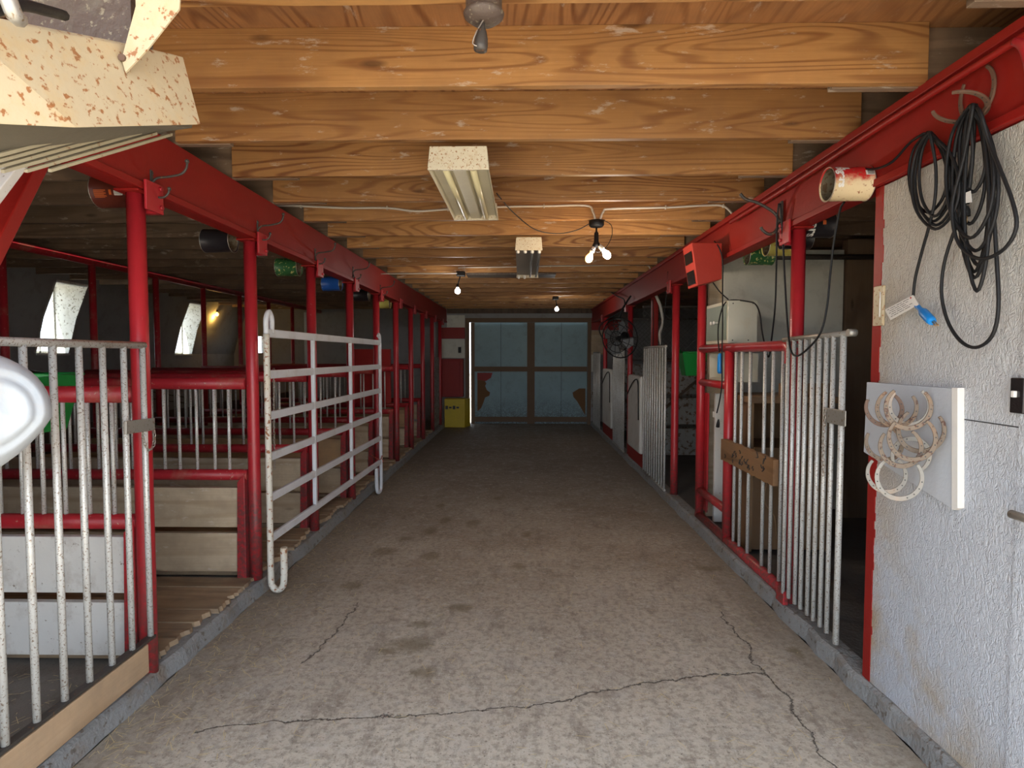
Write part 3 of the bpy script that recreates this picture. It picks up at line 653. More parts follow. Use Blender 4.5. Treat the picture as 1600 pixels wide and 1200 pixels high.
def can(lab, o, ax, L, r, mt, txt=None, tm='print_w', extra=None, openend=True):
    """tin lying on its side; o = centre of the closed end"""
    o = Vector(o); ax = Vector(ax).normalized()
    t = Thing('coffee_can', lab, 'can', o-Vector((0, 0, r)), 'tins fixed to the beams')
    b = B(); lathe(b, o, ax, [(0, r), (.003, r+.0025), (.006, r), (L-.006, r), (L-.003, r+.0025), (L, r-.001), (L-.004, r-.004), (.01, r-.004), (.008, .001)], 36, False)
    b.faces.new([v for v in sorted(b.verts, key=lambda v: (v.co-o).dot(ax))[:0]]) if False else None
    t.part('shell', b, mt)
    b = B(); lathe(b, o, ax, [(.0015, r-.001), (.004, r-.001)], 36); t.part('base', b, 'tin')
    b = B(); lathe(b, o, ax, [(.012, r-.005), (L-.006, r-.005)], 36, False); t.part('lining', b, 'tininside')
    for q in (0.002, L-.002): b = B(); tube(b, [o+ax*q+(frame_of(ax)[0]*math.cos(2*PI*k/32)+frame_of(ax)[1]*math.sin(2*PI*k/32))*(r+.001) for k in range(32)], .0022, 6, True); t.part('rim', b, 'tin')
    if txt:
        b = B(); on_can(b, o, ax, (0, 0, 1), r, *txt); t.part('lettering', b, tm)
    if extra: extra(t, o, ax, L, r)
    return t
def decal(b, o, ax, r, a0, a1, s0, s1, e=.0015):
    """curved rectangle on the tin: angles a0..a1 (0 = towards the camera), s0..s1 along the axis"""
    ax = Vector(ax).normalized(); up = Vector((0, 0, 1)); fw = Vector((0, -1, 0)); n = 5; pr = None
    for i in range(n+1):
        a = a0+(a1-a0)*i/n; d = up*math.sin(a)+fw*math.cos(a)
        cur = [b.verts.new(Vector(o)+ax*s+d*(r+e)) for s in (s0, s1)]
        if pr: b.faces.new((pr[0], pr[1], cur[1], cur[0]))
        pr = cur
# near right tin, on the aisle side
def ex_red(t, o, ax, L, r):
    b = B(); decal(b, o, ax, r, .28, .62, .006, .046); t.part('price_label', b, 'print_w')
    b = B()
    for i in range(6): decal(b, o, ax, r, .32, .58, .010+i*.005, .0125+i*.005, .0025)
    t.part('barcode', b, 'print_k')
    b = B(); decal(b, o, ax, r, .78, 1.0, .112, .145); t.part('white_block', b, 'print_w')
can('faded red and cream coffee tin lying on the aisle side of the right beam', (1.655, 2.93, 2.475), (-1, 0.02, -.01), .19, .078, 'canred', ('Folgers', .05, 1.45, .17), 'print_w', ex_red)
# left beam tins (behind the beam)
def ex_brown(t, o, ax, L, r):
    b = B()
    for i in range(9): decal(b, o, ax, r, -.62+i*.055, -.59+i*.055, .025, .085 if i % 3 else .075)
    decal(b, o, ax, r, -.45, -.15, .10, .112); t.part('printed_text', b, 'print_o')
    b = B(); decal(b, o, ax, r, -.48, -.2, .125, .165); decal(b, o, ax, r, .6, .7, .03, .07); t.part('price_label', b, 'print_w')
    b = B()
    for i in range(6): decal(b, o, ax, r, -.45, -.24, .129+i*.006, .1315+i*.006, .0025)
    t.part('barcode', b, 'print_k')
q = aY(126, 298, 2.98)
can('dark brown tin with orange print behind the left beam, beside the first post', (-2.113, 2.98, 2.47), (1, 0, 0), .20, .080, 'canbrown', None, 'print_w', ex_brown)
lc = [(1, 'dark brown tin hung with cobweb behind the left beam before the second post', (330, 362), 'canblack', None),
      (2, 'green and yellow tin behind the left beam before the third post', (448, 414), 'cangreen', None),
      (3, 'blue tin behind the left beam before the fourth post', (515, 442), 'canblue', None),
      (4, 'black tin behind the left beam before the fifth post', (566, 457), 'canblack', None),
      (5, 'pale yellow tin behind the left beam before the sixth post', (597, 476), 'canyellow', None)]
for k, lab, (px, py), mt, tx in lc:
    y = PY[k]-.12; can(lab, (XL-.243, y, ZB0-.01-.02), (1, 0, 0), .19, .075, mt, ('H', .07, .3, .12) if mt == 'cangreen' else None)
# right beam tins (behind the beam)
def ex_blk(t, o, ax, L, r):
    b = B(); decal(b, o, ax, r, -.15, .2, .07, .09); t.part('orange_block', b, 'print_o')
q = aY(1262, 357, 3.86)
can('black tin with white lettering behind the right beam, beside the first post', (1.952, 3.84, 2.475), (-1, 0, 0), .19, .078, 'canblack', ('Folgers', .085, 1.9, .17), 'print_w', ex_blk)
can('black tin behind the right beam, left of the first post', (1.952, 4.12, 2.45), (-1, 0, 0), .19, .075, 'canblack', ('es', .05, .0, .12), 'print_w')
can('yellow tin with a green end behind the right beam before the first post', (1.97, 4.38, 2.45), (-1, 0, 0), .21, .078, 'canyellow')
can('green tin behind the right beam beyond the yellow one', (1.962, 4.75, 2.44), (-1, 0, 0), .2, .078, 'cangreen')

# ---------------------------------------------------------------- rusty cream unit hung at the top left
t = Thing('heater_unit', 'rusty cream louvred metal unit hung near the camera at the top left', 'heater', aY(160, 190, 1.4))
Lb, Bb, Gb = aY(-90, 190, 1.00), aY(187, 187, 1.36), aY(314, 195, 1.55); Kb = Lb+(Gb-Bb)
hB = aY(187, 64, 1.36).z-Bb.z; hL = aY(-90, 8, 1.0).z-Lb.z
Bt, Lt = Bb+Vector((0, 0, hB)), Lb+Vector((0, 0, hL)); Gt = aY(286, 88, 1.55); Kt = Lt+(Gt-Bt)
b = B(); hexa(b, [Lb, Bb, Gb, Kb, Lt, Bt, Gt, Kt]); t.part('housing', b, 'cream', bev=.003)
lo = [aY(186, 189, 1.37), aY(300, 200, 1.56), aY(262, 205, 1.60), aY(40, 262, 1.27), aY(-90, 262, 1.08), aY(-90, 192, 1.01)]
b = B(); v1 = [b.verts.new(p) for p in lo]; v2 = [b.verts.new(p+Vector((0, 0, .012))) for p in lo]; b.faces.new(v1); b.faces.new(v2[::-1])
for i in range(len(v1)): b.faces.new((v1[i], v1[i-1], v2[i-1], v2[i]))
t.part('grille_plate', b, 'grilleshade')
for i in range(6):
    dr_ = 1.37+.045*i; R0, L0 = aY(146+24*i, 200+1.5*i, dr_), aY(-110+37*i, 266-.5*i, 1.03+.052*i)
    b = B(); th = Vector((.0045, .003, 0)); dn = Vector((0, 0, -.007))
    hexa(b, [R0+dn, R0+dn+th, L0+dn+th, L0+dn, R0, R0+th, L0+th, L0]); t.part('louvre', b, 'grille')
b = B(); S0, S1 = aY(196, 112, 1.345), aY(262, -40, 1.345)
sw_ = (aY(235, 60, 1.345)-aY(205, 40, 1.345)); pl = [aY(190, 92, 1.34), aY(196, 113, 1.34), aY(232, 75, 1.34), aY(280, 14, 1.34), aY(283, -30, 1.34), aY(210, -60, 1.34), aY(212, 10, 1.34)]
v1 = [b.verts.new(p) for p in pl]; v2 = [b.verts.new(p+Vector((0, .004, 0))) for p in pl]; b.faces.new(v1); b.faces.new(v2[::-1])
for i in range(len(v1)): b.faces.new((v1[i], v1[i-1], v2[i-1], v2[i]))
t.part('hanger_strap', b, 'cream')
b = B(); c0 = aY(192, 91, 1.34); cyl(b, c0, c0+Vector((0, -.006, 0)), .008, 8); c0 = aY(282, 167, 1.50); t.part('bolt', b, 'brownshoe')
b = B(); tube(b, smooth([aY(10, -10, .92), aY(22, 22, .93), aY(30, 30, .95)]), .012, 8); t.part('grey_lug', b, 'grey')
b = B(); tube(b, smooth([aY(-20, 20, .98), aY(30, 8, 1.05), aY(70, 16, 1.12), aY(100, 24, 1.2)]), .010, 8); t.part('cable', b, 'black')
b = B(); box(b, Bt+Vector((-.26, .02, 0)), Bt+Vector((.02, .10, .35))); t.part('support_box', b, 'darkmetal')

# ---------------------------------------------------------------- ceiling lamp base, top centre
t = Thing('ceiling_light', 'grimy dark metal lamp base with a taped cord end, hanging top centre', 'lamp base', (-.11, 1.75, 2.59))
o = aY(756, 24, 1.75); 
b = B(); lathe(b, (o.x, 1.75, o.z), (0, 0, 1), [(-.022, .012), (-.018, .038), (-.004, .056), (.004, .0585), (.008, .054), (.016, .052), (.40, .052)], 32); t.part('body', b, 'darkmetal')
b = B(); z = o.z-.02
lathe(b, (o.x-.004, 1.75, z), (-.08, 0, -1), [(0, .006), (.012, .008), (.026, .014), (.045, .019), (.066, .0205), (.078, .019), (.082, .010)], 20)
t.part('taped_end', b, 'iron')
b = B(); tube(b, smooth([(o.x, 1.735, z), (o.x-.02, 1.725, z-.04), (o.x-.03, 1.725, z-.07), (o.x-.018, 1.725, z-.078)]), .002, 6); t.part('wire', b, 'chain')

# ---------------------------------------------------------------- fluorescent fixtures
def fixture(lab, xc, y0, y1, z0, z1, wd, tubes, grp):
    t = Thing('fluorescent_light', lab, 'light fixture', (xc, (y0+y1)/2, min(z0, z1)-.02))
    def P(dx, f, dz): return Vector((xc+dx, y0+(y1-y0)*f, z0+(z1-z0)*f+dz))
    h = wd/2; top = .095
    b = B(); hexa(b, [P(-h*.96, .0, .01), P(h*.96, 0, .01), P(h*.96, 1, .01), P(-h*.96, 1, .01), P(-h*.8, 0, top), P(h*.8, 0, top), P(h*.8, 1, top), P(-h*.8, 1, top)])
    for fc in list(b.faces):
        if fc.normal.z < -.5: pass
    t.part('housing', b, 'whitecream' if tubes == 2 else 'tubegrey', bev=.003)
    for f0, f1 in ((-.012, .012), (.985, 1.01)): b = B(); hexa(b, [P(-h, f0, -.024), P(h, f0, -.024), P(h, f1, -.02), P(-h, f1, -.02), P(-h*.92, f0, top), P(h*.92, f0, top), P(h*.92, f1, top), P(-h*.92, f1, top)]); t.part('end_cap', b, 'capcream', bev=.004)
    if tubes == 2:
        for s, mt in ((-1, 'tube'), (1, 'tube')):
            b = B(); cyl(b, P(s*h*.45, .02, -.005), P(s*h*.45, .985, -.005), .017, 14); t.part('tube', b, mt)
        b = B(); hexa(b, [P(-h*.22, .01, -.012), P(h*.22, .01, -.012), P(h*.22, .99, -.012), P(-h*.22, .99, -.012), P(-h*.3, .01, .02), P(h*.3, .01, .02), P(h*.3, .99, .02), P(-h*.3, .99, .02)]); t.part('ballast_cover', b, 'whitecream', bev=.004)
        for s in (-1, 1):
            b = B(); hexa(b, [P(s*h*.98, .01, -.02), P(s*h*.96, .01, -.02), P(s*h*.96, .99, -.02), P(s*h*.98, .99, -.02), P(s*h*.9, .01, .012), P(s*h*.88, .01, .012), P(s*h*.88, .99, .012), P(s*h*.9, .99, .012)]); t.part('reflector_lip', b, 'whitecream')
    else:
        for i in range(4):
            b = B(); x = -h*.78+i*h*.52; lathe(b, P(x, .015, -.02), (0, .4, -1), [(-.01, .014), (.015, .016), (.022, .012), (.024, .006)], 12); t.part('socket', b, 'porcelain')
        for i in (2, 3):
            b = B(); x = -h*.78+i*h*.52; cyl(b, P(x, .03, -.012), P(x, .98, -.012), .010, 10); t.part('tube', b, 'fanblade')
        for i in (0, 1):
            b = B(); x = -h*.78+i*h*.52; lathe(b, P(x, .93, -.02), (0, .4, -1), [(-.01, .014), (.02, .015), (.03, .008)], 12); t.part('socket', b, 'porcelain')
    return t
fixture('rusty white two-tube fluorescent light under the joists, nearer the entrance', -.325, 3.07, 4.24, 2.615, 2.625, .315, 2, None)
fixture('grey fluorescent light with four bare sockets, beyond the two-tube one', .058, 5.47, 6.85, 2.63, 2.56, .25, 4, None)
# ---------------------------------------------------------------- conduits and bulb holders
def cableY(name, lab, pts, Y, r=.009, mt='conduit'):
    b = B(); tube(b, smooth([aY(x, y, Y) for x, y in pts], 5), r, 8)
    for x, y in pts[1:-1:2]: q = aY(x, y, Y); box(b, (q.x-.004, q.y-.012, q.z-.014), (q.x+.004, q.y+.012, q.z+.014))
    return one(name, lab, 'cable', b, mt, aY(*pts[len(pts)//2], Y))
yj = JY[7]-.033
cableY('cable', 'white cable stapled along the joist from the left beam to the double lamp', [(418, 321), (470, 322), (540, 325), (605, 325), (650, 330), (700, 327), (790, 323), (850, 322), (915, 321), (926, 330), (930, 343)], yj)
cableY('cable', 'white cable stapled along the joist from the double lamp to the right beam', [(938, 343), (943, 330), (955, 326), (1040, 324), (1100, 321), (1130, 322), (1145, 336), (1147, 350)], yj)
yj2 = JY[12]-.033
cableY('cable', 'thin white cable across the joists beyond the four-socket light', [(716, 419), (726, 418), (800, 417), (860, 416), (940, 415), (1005, 414), (1016, 420), (1020, 428)], yj2, .008)
b = B(); tube(b, smooth([aY(595, 428, 7.6), aY(650, 427.5, 7.6), aY(714, 427, 7.6)]), .008, 6); one('cable', 'thin white cable from the left beam to the single lamp on the left', 'cable', b, 'conduit', aY(650, 428, 7.6))
b = B(); tube(b, smooth([aY(872, 463, 11.0), aY(920, 459, 11.0), aY(958, 458, 11.0), aY(964, 466, 11.0)]), .009, 6); one('cable', 'thin white cable from the farthest lamp to the right beam', 'cable', b, 'conduit', aY(920, 459, 11))
def point(loc, e, col, r=.03):
    ld = bpy.data.lights.new('bulb_light', 'POINT'); ld.energy = e; ld.color = col; ld.shadow_soft_size = r
    o_ = bpy.data.objects.new('bulb_light', ld); C.objects.link(o_); o_.location = loc
def bulbshape(b, o, ax, r=.03):
    lathe(b, o, ax, [(0, .013), (.018, .014), (.035, r*.75), (.055, r), (.075, r*.93), (.09, r*.6), (.097, r*.2)], 20)
# double lamp
Y1 = 4.93
t = Thing('ceiling_lamp', 'black double lamp holder with one warm and one white lit bulb', 'lamp', aY(932, 402, Y1)-Vector((0, 0, .08)))
q = aY(932, 349, Y1); b = B(); lathe(b, q+Vector((0, 0, -.035)), (0, 0, 1), [(0, .015), (.006, .05), (.02, .062), (.055, .062), (.06, .05)], 24); t.part('junction_box', b, 'black')
q2 = aY(932, 367, Y1); b = B(); lathe(b, q+Vector((0, 0, -.03)), (0, 0, -1), [(0, .008), (.035, .007), (.05, .018), (.12, .02), (.14, .03), (.16, .03)], 16)
hub = q+Vector((0, 0, -.17)); e1 = aY(925, 391, Y1-.04); e2 = aY(936, 385, Y1-.03)
cyl(b, hub, aY(928, 386, Y1), .02); cyl(b, hub, aY(938, 386, Y1), .02); t.part('splitter', b, 'black')
for nm, a_, c_, mt, col, en in (('warm', (927, 388), (917, 412), 'glowwarm', (1, .62, .25), 3.5), ('white', (938, 385), (948, 398), 'glow', (1, .95, .88), 3.5)):
    A, Z_ = aY(*a_, Y1-.03), aY(*c_, Y1-.05); ax = (Z_-A).normalized()
    b = B(); lathe(b, A, ax, [(-.01, .016), (.03, .02), (.035, .015)], 16); sk = t.part('bulb_socket', b, 'porcelain')
    b = B(); bulbshape(b, A+ax*.03, ax, .031); t.part('bulb', b, mt, sk, label='lit %s bulb' % nm)
    point(A+ax*.12+Vector((0, -.02, -.05)), en, col)
b = B(); tube(b, smooth([aY(776, 302, 4.2), aY(800, 330, 4.5), aY(835, 358, 4.7), aY(870, 365, 4.85), aY(900, 360, Y1-.05), aY(920, 350, Y1-.06)]), .004, 6); one('cable', 'black cord sagging from the two-tube light to the double lamp', 'cable', b, 'black', aY(850, 362, 4.7))
b = B(); tube(b, smooth([aY(943, 344, Y1-.05), aY(955, 352, Y1-.05), aY(956, 368, Y1-.05), aY(948, 385, Y1-.06), aY(935, 394, Y1-.06), aY(923, 389, Y1-.07)]), .003, 6); one('cable', 'thin black cord looping beside the double lamp', 'cable', b, 'black', aY(956, 368, Y1))
def lamp(lab, px, py, Y, bx, by, col, mt, en, top=True):
    q = aY(px, py, Y); p = aY(bx, by, Y); t = Thing('ceiling_lamp', lab, 'lamp', p)
    b = B(); box(b, q+Vector((-.055, -.055, -.03)), q+Vector((.055, .055, .03))); t.part('junction_box', b, 'black', bev=.01)
    b = B(); tube(b, [q, p+Vector((0, 0, .055))], .008, 8); lathe(b, p+Vector((0, 0, .07)), (0, 0, -1), [(0, .016), (.035, .02), (.04, .014)], 14); t.part('bulb_socket', b, 'black')
    b = B(); bulbshape(b, p+Vector((0, 0, .045)), (0, 0, -1), .036); t.part('bulb', b, mt); point(p+Vector((0, -.05, -.1)), en, col)
lamp('black lamp holder with a lit white bulb over the left of the aisle', 720, 428, 7.75, 715, 453, (1, .96, .9), 'glow', 3)
lamp('farthest ceiling lamp with a lit white bulb over the aisle', 868, 466, 11.1, 870, 482, (1, .96, .9), 'glow', 2.5)
lamp('lit yellow bulb hanging by the leaning left wall', 336, 466, 12.9, 339, 490, (1, .55, .12), 'glowwarm', 2.2)
# white vent panel between joists
b = B(); box(b, (-.75, 8.0, 2.733), (.45, 8.32, 2.755)); one('vent_grille', 'grey board fixed across the joists beyond the four-socket light', 'board', b, 'darkmetal', (-.1, 8.2, 2.733))

# ---------------------------------------------------------------- right side: first frame and gate
t = Thing('pipe_frame', 'red pipe frame with upright grey bars between the first and second right posts', 'stall front', (XR, 5.0, .08))
b = B(); tube(b, smooth([(XR, 3.83, 1.60), (XR, 3.83, 1.68), (XR, 3.87, 1.712), (XR, 3.95, 1.715)], 5)+[Vector((XR, 5.72, 1.715))], .036, 16); t.part('top_rail', b, 'red')
b = B(); cyl(b, (XR, 4.94, .1), (XR, 4.94, 1.69), .040, 18); t.part('upright', b, 'red')
b = B(); cyl(b, (XR, 5.72, .1), (XR, 5.72, ZB0), .040, 18); t.part('upright', b, 'red')
b = B(); cyl(b, (XR, 3.80, .115), (XR, 5.74, .115), .038, 16); t.part('bottom_rail', b, 'red')
b = B(); cyl(b, (XR, 4.94, 1.40), (XR, 5.72, 1.40), .032, 16); t.part('short_rail', b, 'red')
b = B(); cyl(b, (XR, 4.94, .36), (XR, 5.72, .36), .036, 16); t.part('short_rail', b, 'red')
for y in (4.79, 4.66, 4.49, 4.22, 4.08, 3.93):
    b = B(); cyl(b, (XR, y, .14), (XR, y, 1.69), .0125, 10); t.part('bar', b, 'pipe')
b = B()
N = 14
for i in range(N):
    y0 = 3.925+i*(1.03/N); y1 = 3.925+(i+1)*(1.03/N); e = .006*math.sin(i*2.1)
    hexa(b, [Vector(v) for v in ((1.655, y0, .79+e), (1.69, y0, .79+e), (1.69, y1, .79-e), (1.655, y1, .79-e), (1.655, y0, .965+e), (1.69, y0, .965+e), (1.69, y1, .965-e), (1.655, y1, .965-e))])
bd = t.part('cross_board', b, 'brownh')
b = B(); rr = random.Random(9)
for i in range(22):
    y = 4.05+.8*rr.random(); z = .80+.14*rr.random(); P = [Vector((1.652, y+rr.uniform(-.02, .02), z+j*rr.uniform(.006, .014))) for j in range(4)]; tube(b, P, .0035, 5)
t.part('scorch_mark', b, 'print_k', bd)
b = B(); box(b, (XR+.03, 5.60, .17), (XR+.045, 5.69, 1.30)); 
t.part('notched_plate', b, 'red')
# stub at the foot of the first post
b = B(); box(b, (XR-.075, 3.69, .085), (XR-.042, 3.80, .175)); one('foot_bracket', 'red steel bracket at the foot of the first right post', 'bracket', b, 'red', (XR-.06, 3.75, .085), None, .006)

t = Thing('stall_gate', 'grey-barred gate hung on the first right post, with a chain', 'gate', (1.655, 3.35, .15))
XG2 = 1.64
b = B(); tube(b, [(XG2, 3.77, 1.75), (XG2, 3.0, 1.765)], .015, 12); cyl(b, (XG2-.02, 3.0, 1.765), (XG2+.02, 3.0, 1.765), .019, 12); t.part('top_rail', b, 'grey')
for i in range(9):
    f = (1232, 1241, 1251, 1260, 1271, 1281, 1292, 1303, 1318)[i]; q = aX(f, 535, XG2); r = .0125 if i < 8 else .0155
    b = B(); cyl(b, (XG2, q.y, .145 if i == 8 else .16), (XG2, q.y, 1.755), r, 12); t.part('bar', b, 'pipe')
b = B(); q = aX(1300, 648, XG2); box(b, (XG2-.022, 3.0, 1.295), (XG2-.014, 3.22, 1.375)); lp = t.part('latch_plate', b, 'grey', bev=.004)
t.part('chain', chain([(XG2-.028, 3.19, 1.36), (XG2-.03, 3.195, 1.2), (XG2-.03, 3.19, 1.08), (XG2-.03, 3.19, 1.01)], .012, .028, .0025), 'chain', lp)
b = B(); box(b, (XR-.02, 3.70, 1.70), (XR+.02, 3.80, 1.725)); 
t.part('hinge', b, 'grey')

# cream cabinet on the rail, with door facing the aisle
t = Thing('metal_cabinet', 'cream metal cabinet with a grey-green front standing on the red rail', 'cabinet', (1.83, 5.3, 1.755))
b = B(); box(b, (1.71, 5.0, 1.755), (1.955, 5.58, 2.11)); t.part('body', b, 'boxcream', bev=.004)
b = B(); box(b, (1.702, 5.03, 1.785), (1.709, 5.55, 2.08)); dd = t.part('front_panel', b, 'greypanel', bev=.002)
b = B(); cyl(b, (1.70, 5.22, 1.935), (1.665, 5.22, 1.935), .008); cyl(b, (1.70, 5.30, 1.935), (1.665, 5.30, 1.935), .008); lathe(b, (1.67, 5.22, 1.935), (-1, 0, 0), [(0, .014), (.01, .016), (.014, .008)], 12); lathe(b, (1.67, 5.30, 1.935), (-1, 0, 0), [(0, .014), (.01, .016), (.014, .008)], 12); t.part('knob', b, 'print_w', dd)
b = B()
for y_, z_ in ((1.75, 2.085), (1.915, 2.085), (1.75, 1.78), (1.88, 1.78)): cyl(b, (y_, 4.994, z_), (y_, 5.001, z_), .005, 8)
t.part('screw', b, 'print_k')
t = Thing('wall_shelf_box', 'open cream box hung under the red rail below the metal cabinet', 'box', (1.83, 5.35, 1.44))
b = B(); box(b, (1.76, 5.01, 1.43), (1.97, 5.03, 1.67)); box(b, (1.76, 5.62, 1.43), (1.97, 5.64, 1.67)); box(b, (1.95, 5.03, 1.43), (1.97, 5.62, 1.67)); t.part('walls', b, 'boxcream')
b = B(); box(b, (1.76, 5.03, 1.43), (1.95, 5.62, 1.45)); t.part('shelf', b, 'boxcream')
# white and brown walls of the first right stall
b = B(); box(b, (1.80, 5.80, .08), (1.93, 5.84, ZB1)); struct('trim_6', b, 'board', 'pale bare wood upright beside the white stall wall')
b = B(); box(b, (1.93, 5.78, .16), (3.07, 5.84, 2.66)); struct('wall_stall', b, 'white2', 'white boarded wall at the back of the first right stall', .003)
b = B(); box(b, (3.09, 5.76, .08), (5.2, 5.86, ZB1)); struct('wall_stall_brown', b, 'stallbrown', 'dark plank wall at the back of the first right stall')
b = B(); cyl(b, (2.32, 5.74, 2.585), (3.5, 5.74, 2.585), .025, 10); one('track_pipe', 'blackened pipe running along the top of the white stall wall', 'pipe', b, 'iron', (2.9, 5.74, 2.56))
b = B(); box(b, (1.80, 5.56, .09), (1.94, 5.60, 1.30)); one('timber_board', 'upright white board behind the red pipe frame under the cabinet', 'board', b, 'boardwhite', (1.87, 5.58, .09), None, .003)

# wooden cupboard behind the bars
t = Thing('wooden_cupboard', 'old brown wooden cupboard standing behind the barred red frame', 'cupboard', (2.12, 4.95, .075))
x0, x1, y0, y1 = 1.80, 2.44, 4.70, 5.25
b = B(); box(b, (x0-.03, y0-.05, 1.28), (x1+.03, y1, 1.33)); box(b, (x0+.27, y0+.1, 1.33), (x1+.02, y0+.14, 1.43)); t.part('top', b, 'brown', bev=.005)
b = B(); box(b, (x0, y0, .09), (x0+.025, y1, 1.28)); t.part('side_panel', b, 'brown', bev=.002)
b = B(); box(b, (x1-.025, y0, .09), (x1, y1, 1.28)); t.part('side_panel', b, 'brown', bev=.002)
b = B(); box(b, (x0+.025, y1-.02, .09), (x1-.025, y1, 1.28)); t.part('back_panel', b, 'brown')
b = B(); box(b, (x0+.025, y0, .90), (x1-.025, y1-.02, .93)); box(b, (x0+.025, y0-.03, .83), (x1-.025, y0+.0, .93)); t.part('shelf', b, 'brown', bev=.003)
b = B(); box(b, (x0+.30, y0+.002, .94), (x1-.026, y0+.02, 1.27)); t.part('panel', b, 'brown')
b = B(); box(b, (x0+.026, y0+.002, .11), (x0+.30, y0+.02, .82)); d1 = t.part('door', b, 'brown', bev=.003)
b = B(); box(b, (x0+.31, y0+.002, .11), (x1-.026, y0+.02, .82)); t.part('door', b, 'brown', bev=.003)
b = B(); tube(b, smooth([(x0+.15, y0-.003, .72), (x0+.12, y0-.003, .5), (x0+.2, y0-.003, .38), (x0+.22, y0-.003, .2)]), .006, 6); t.part('moulding', b, 'brown', d1)

# red speaker-like box on the beam
t = Thing('electrical_box', 'red painted box with two dark windows on the right beam', 'box', (1.5, 4.95, 2.27))
b = B(); A = [aY(1090, 446, 4.85), aY(1128, 436, 4.85), aY(1128, 380, 4.85), aY(1081, 379, 4.85)]
hexa(b, [A[0], A[1], A[2], A[3]]+[p+Vector((.0, .27, 0)) for p in A]); t.part('body', b, 'redbox', bev=.004)
for za, zb, n_ in ((.02, .13, 0), (.19, .28, 1)):
    b = B(); P = []
    for (f, y) in (((za, 4.885)), ((za, 5.085)), ((zb, 5.085)), ((zb, 4.885))):
        zz = A[0].z+f; xx = A[0].x+(A[3].x-A[0].x)*(f/(A[3].z-A[0].z)); P.append(Vector((xx-.003, y, zz)))
    hexa(b, P+[p+Vector((-.004, 0, 0)) for p in P]); t.part('window', b, 'glassdark')

# black hooks, horseshoes holding the cords
def hose(name, lab, pts, X, r, mt='black'):
    b = B(); tube(b, pts, r, 8); return one(name, lab, 'cord', b, mt, pts[len(pts)//2])
XC = 1.60
t = Thing('iron_hook', 'large black iron double hook on the right beam, left of the near tin', 'hook', aX(1224, 330, 1.63))
hx = aX(1222, 316, 1.65); b = B(); box(b, (1.64, hx.y-.014, 2.42), (1.652, hx.y+.014, 2.63)); t.part('back_plate', b, 'iron')
b = B(); tube(b, smooth([(1.64, hx.y, 2.50), (1.60, hx.y, 2.56), (1.50, hx.y-.0, 2.62), (1.42, hx.y, 2.645), (1.385, hx.y, 2.68)]), .010, 8); t.part('prong', b, 'iron')
b = B(); tube(b, smooth([(1.64, hx.y, 2.50), (1.61, hx.y, 2.44), (1.57, hx.y, 2.425), (1.53, hx.y, 2.45), (1.52, hx.y, 2.47)]), .010, 8); t.part('prong', b, 'iron')

def shoe(o, u, v, s, a0=None, pr=None):
    """horseshoe curve: o centre, u right, v up, size s (width)"""
    P = []
    for k in range(29):
        a = math.radians(-248+(136+180)*0+ (k/28)*316) if False else math.radians(132+(k/28)*276)
        rx = .5*s; ry = .56*s; P.append(Vector(o)+Vector(u)*math.cos(a)*rx+Vector(v)*(math.sin(a)*ry))
    return P
def horseshoe(name, lab, o, u, v, s, mt, grp, tilt=0):
    u = Vector(u).normalized(); v = Vector(v).normalized(); n_ = u.cross(v).normalized()
    R = Matrix.Rotation(tilt, 3, n_); u = R @ u; v = R @ v
    P = shoe(o, u, v, s); b = B(); wd, th = .0185, .008; pr = None; N = len(P)
    for i, p in enumerate(P):
        d = (P[min(i+1, N-1)]-P[max(i-1, 0)]).normalized(); s_ = d.cross(n_).normalized(); w_ = wd*(.62+.38*math.sin(PI*i/(N-1)))
        cur = [b.verts.new(q) for q in (p-s_*w_/2-n_*th/2, p+s_*w_/2-n_*th/2, p+s_*w_/2+n_*th/2, p-s_*w_/2+n_*th/2)]
        if pr:
            for k in range(4): b.faces.new((pr[k], pr[(k+1) % 4], cur[(k+1) % 4], cur[k]))
        else: b.faces.new(cur[::-1])
        pr = cur
    b.faces.new(pr)
    t = Thing(name, lab, 'horseshoe', Vector(o)-v*s*.56, grp); t.part('shoe', b, mt, bev=.002)
    b = B()
    for i in (5, 7, 9, 11, 17, 19, 21, 23):
        cyl(b, P[i]-n_*(th/2+.0008), P[i]+n_*(th/2+.0008), .0028, 6)
    t.part('nail_hole', b, 'print_k')
    return t
# the pair on the beam: one flat against it, one standing out as a hook
q = aX(1537, 148, 1.645)
horseshoe('horseshoe', 'rusty horseshoe nailed flat to the right beam above the long black cord', (1.642, q.y+.03, q.z+.02), (0, -1, 0), (0, 0, 1), .16, 'brownshoe', 'horseshoes used as cord hooks', .15)
horseshoe('horseshoe', 'rusty horseshoe jutting from the right beam with the long black cord over it', (1.575, q.y+.02, q.z-.035), (0, -1, .25), (-1, .1, .35), .15, 'brownshoe', 'horseshoes used as cord hooks')

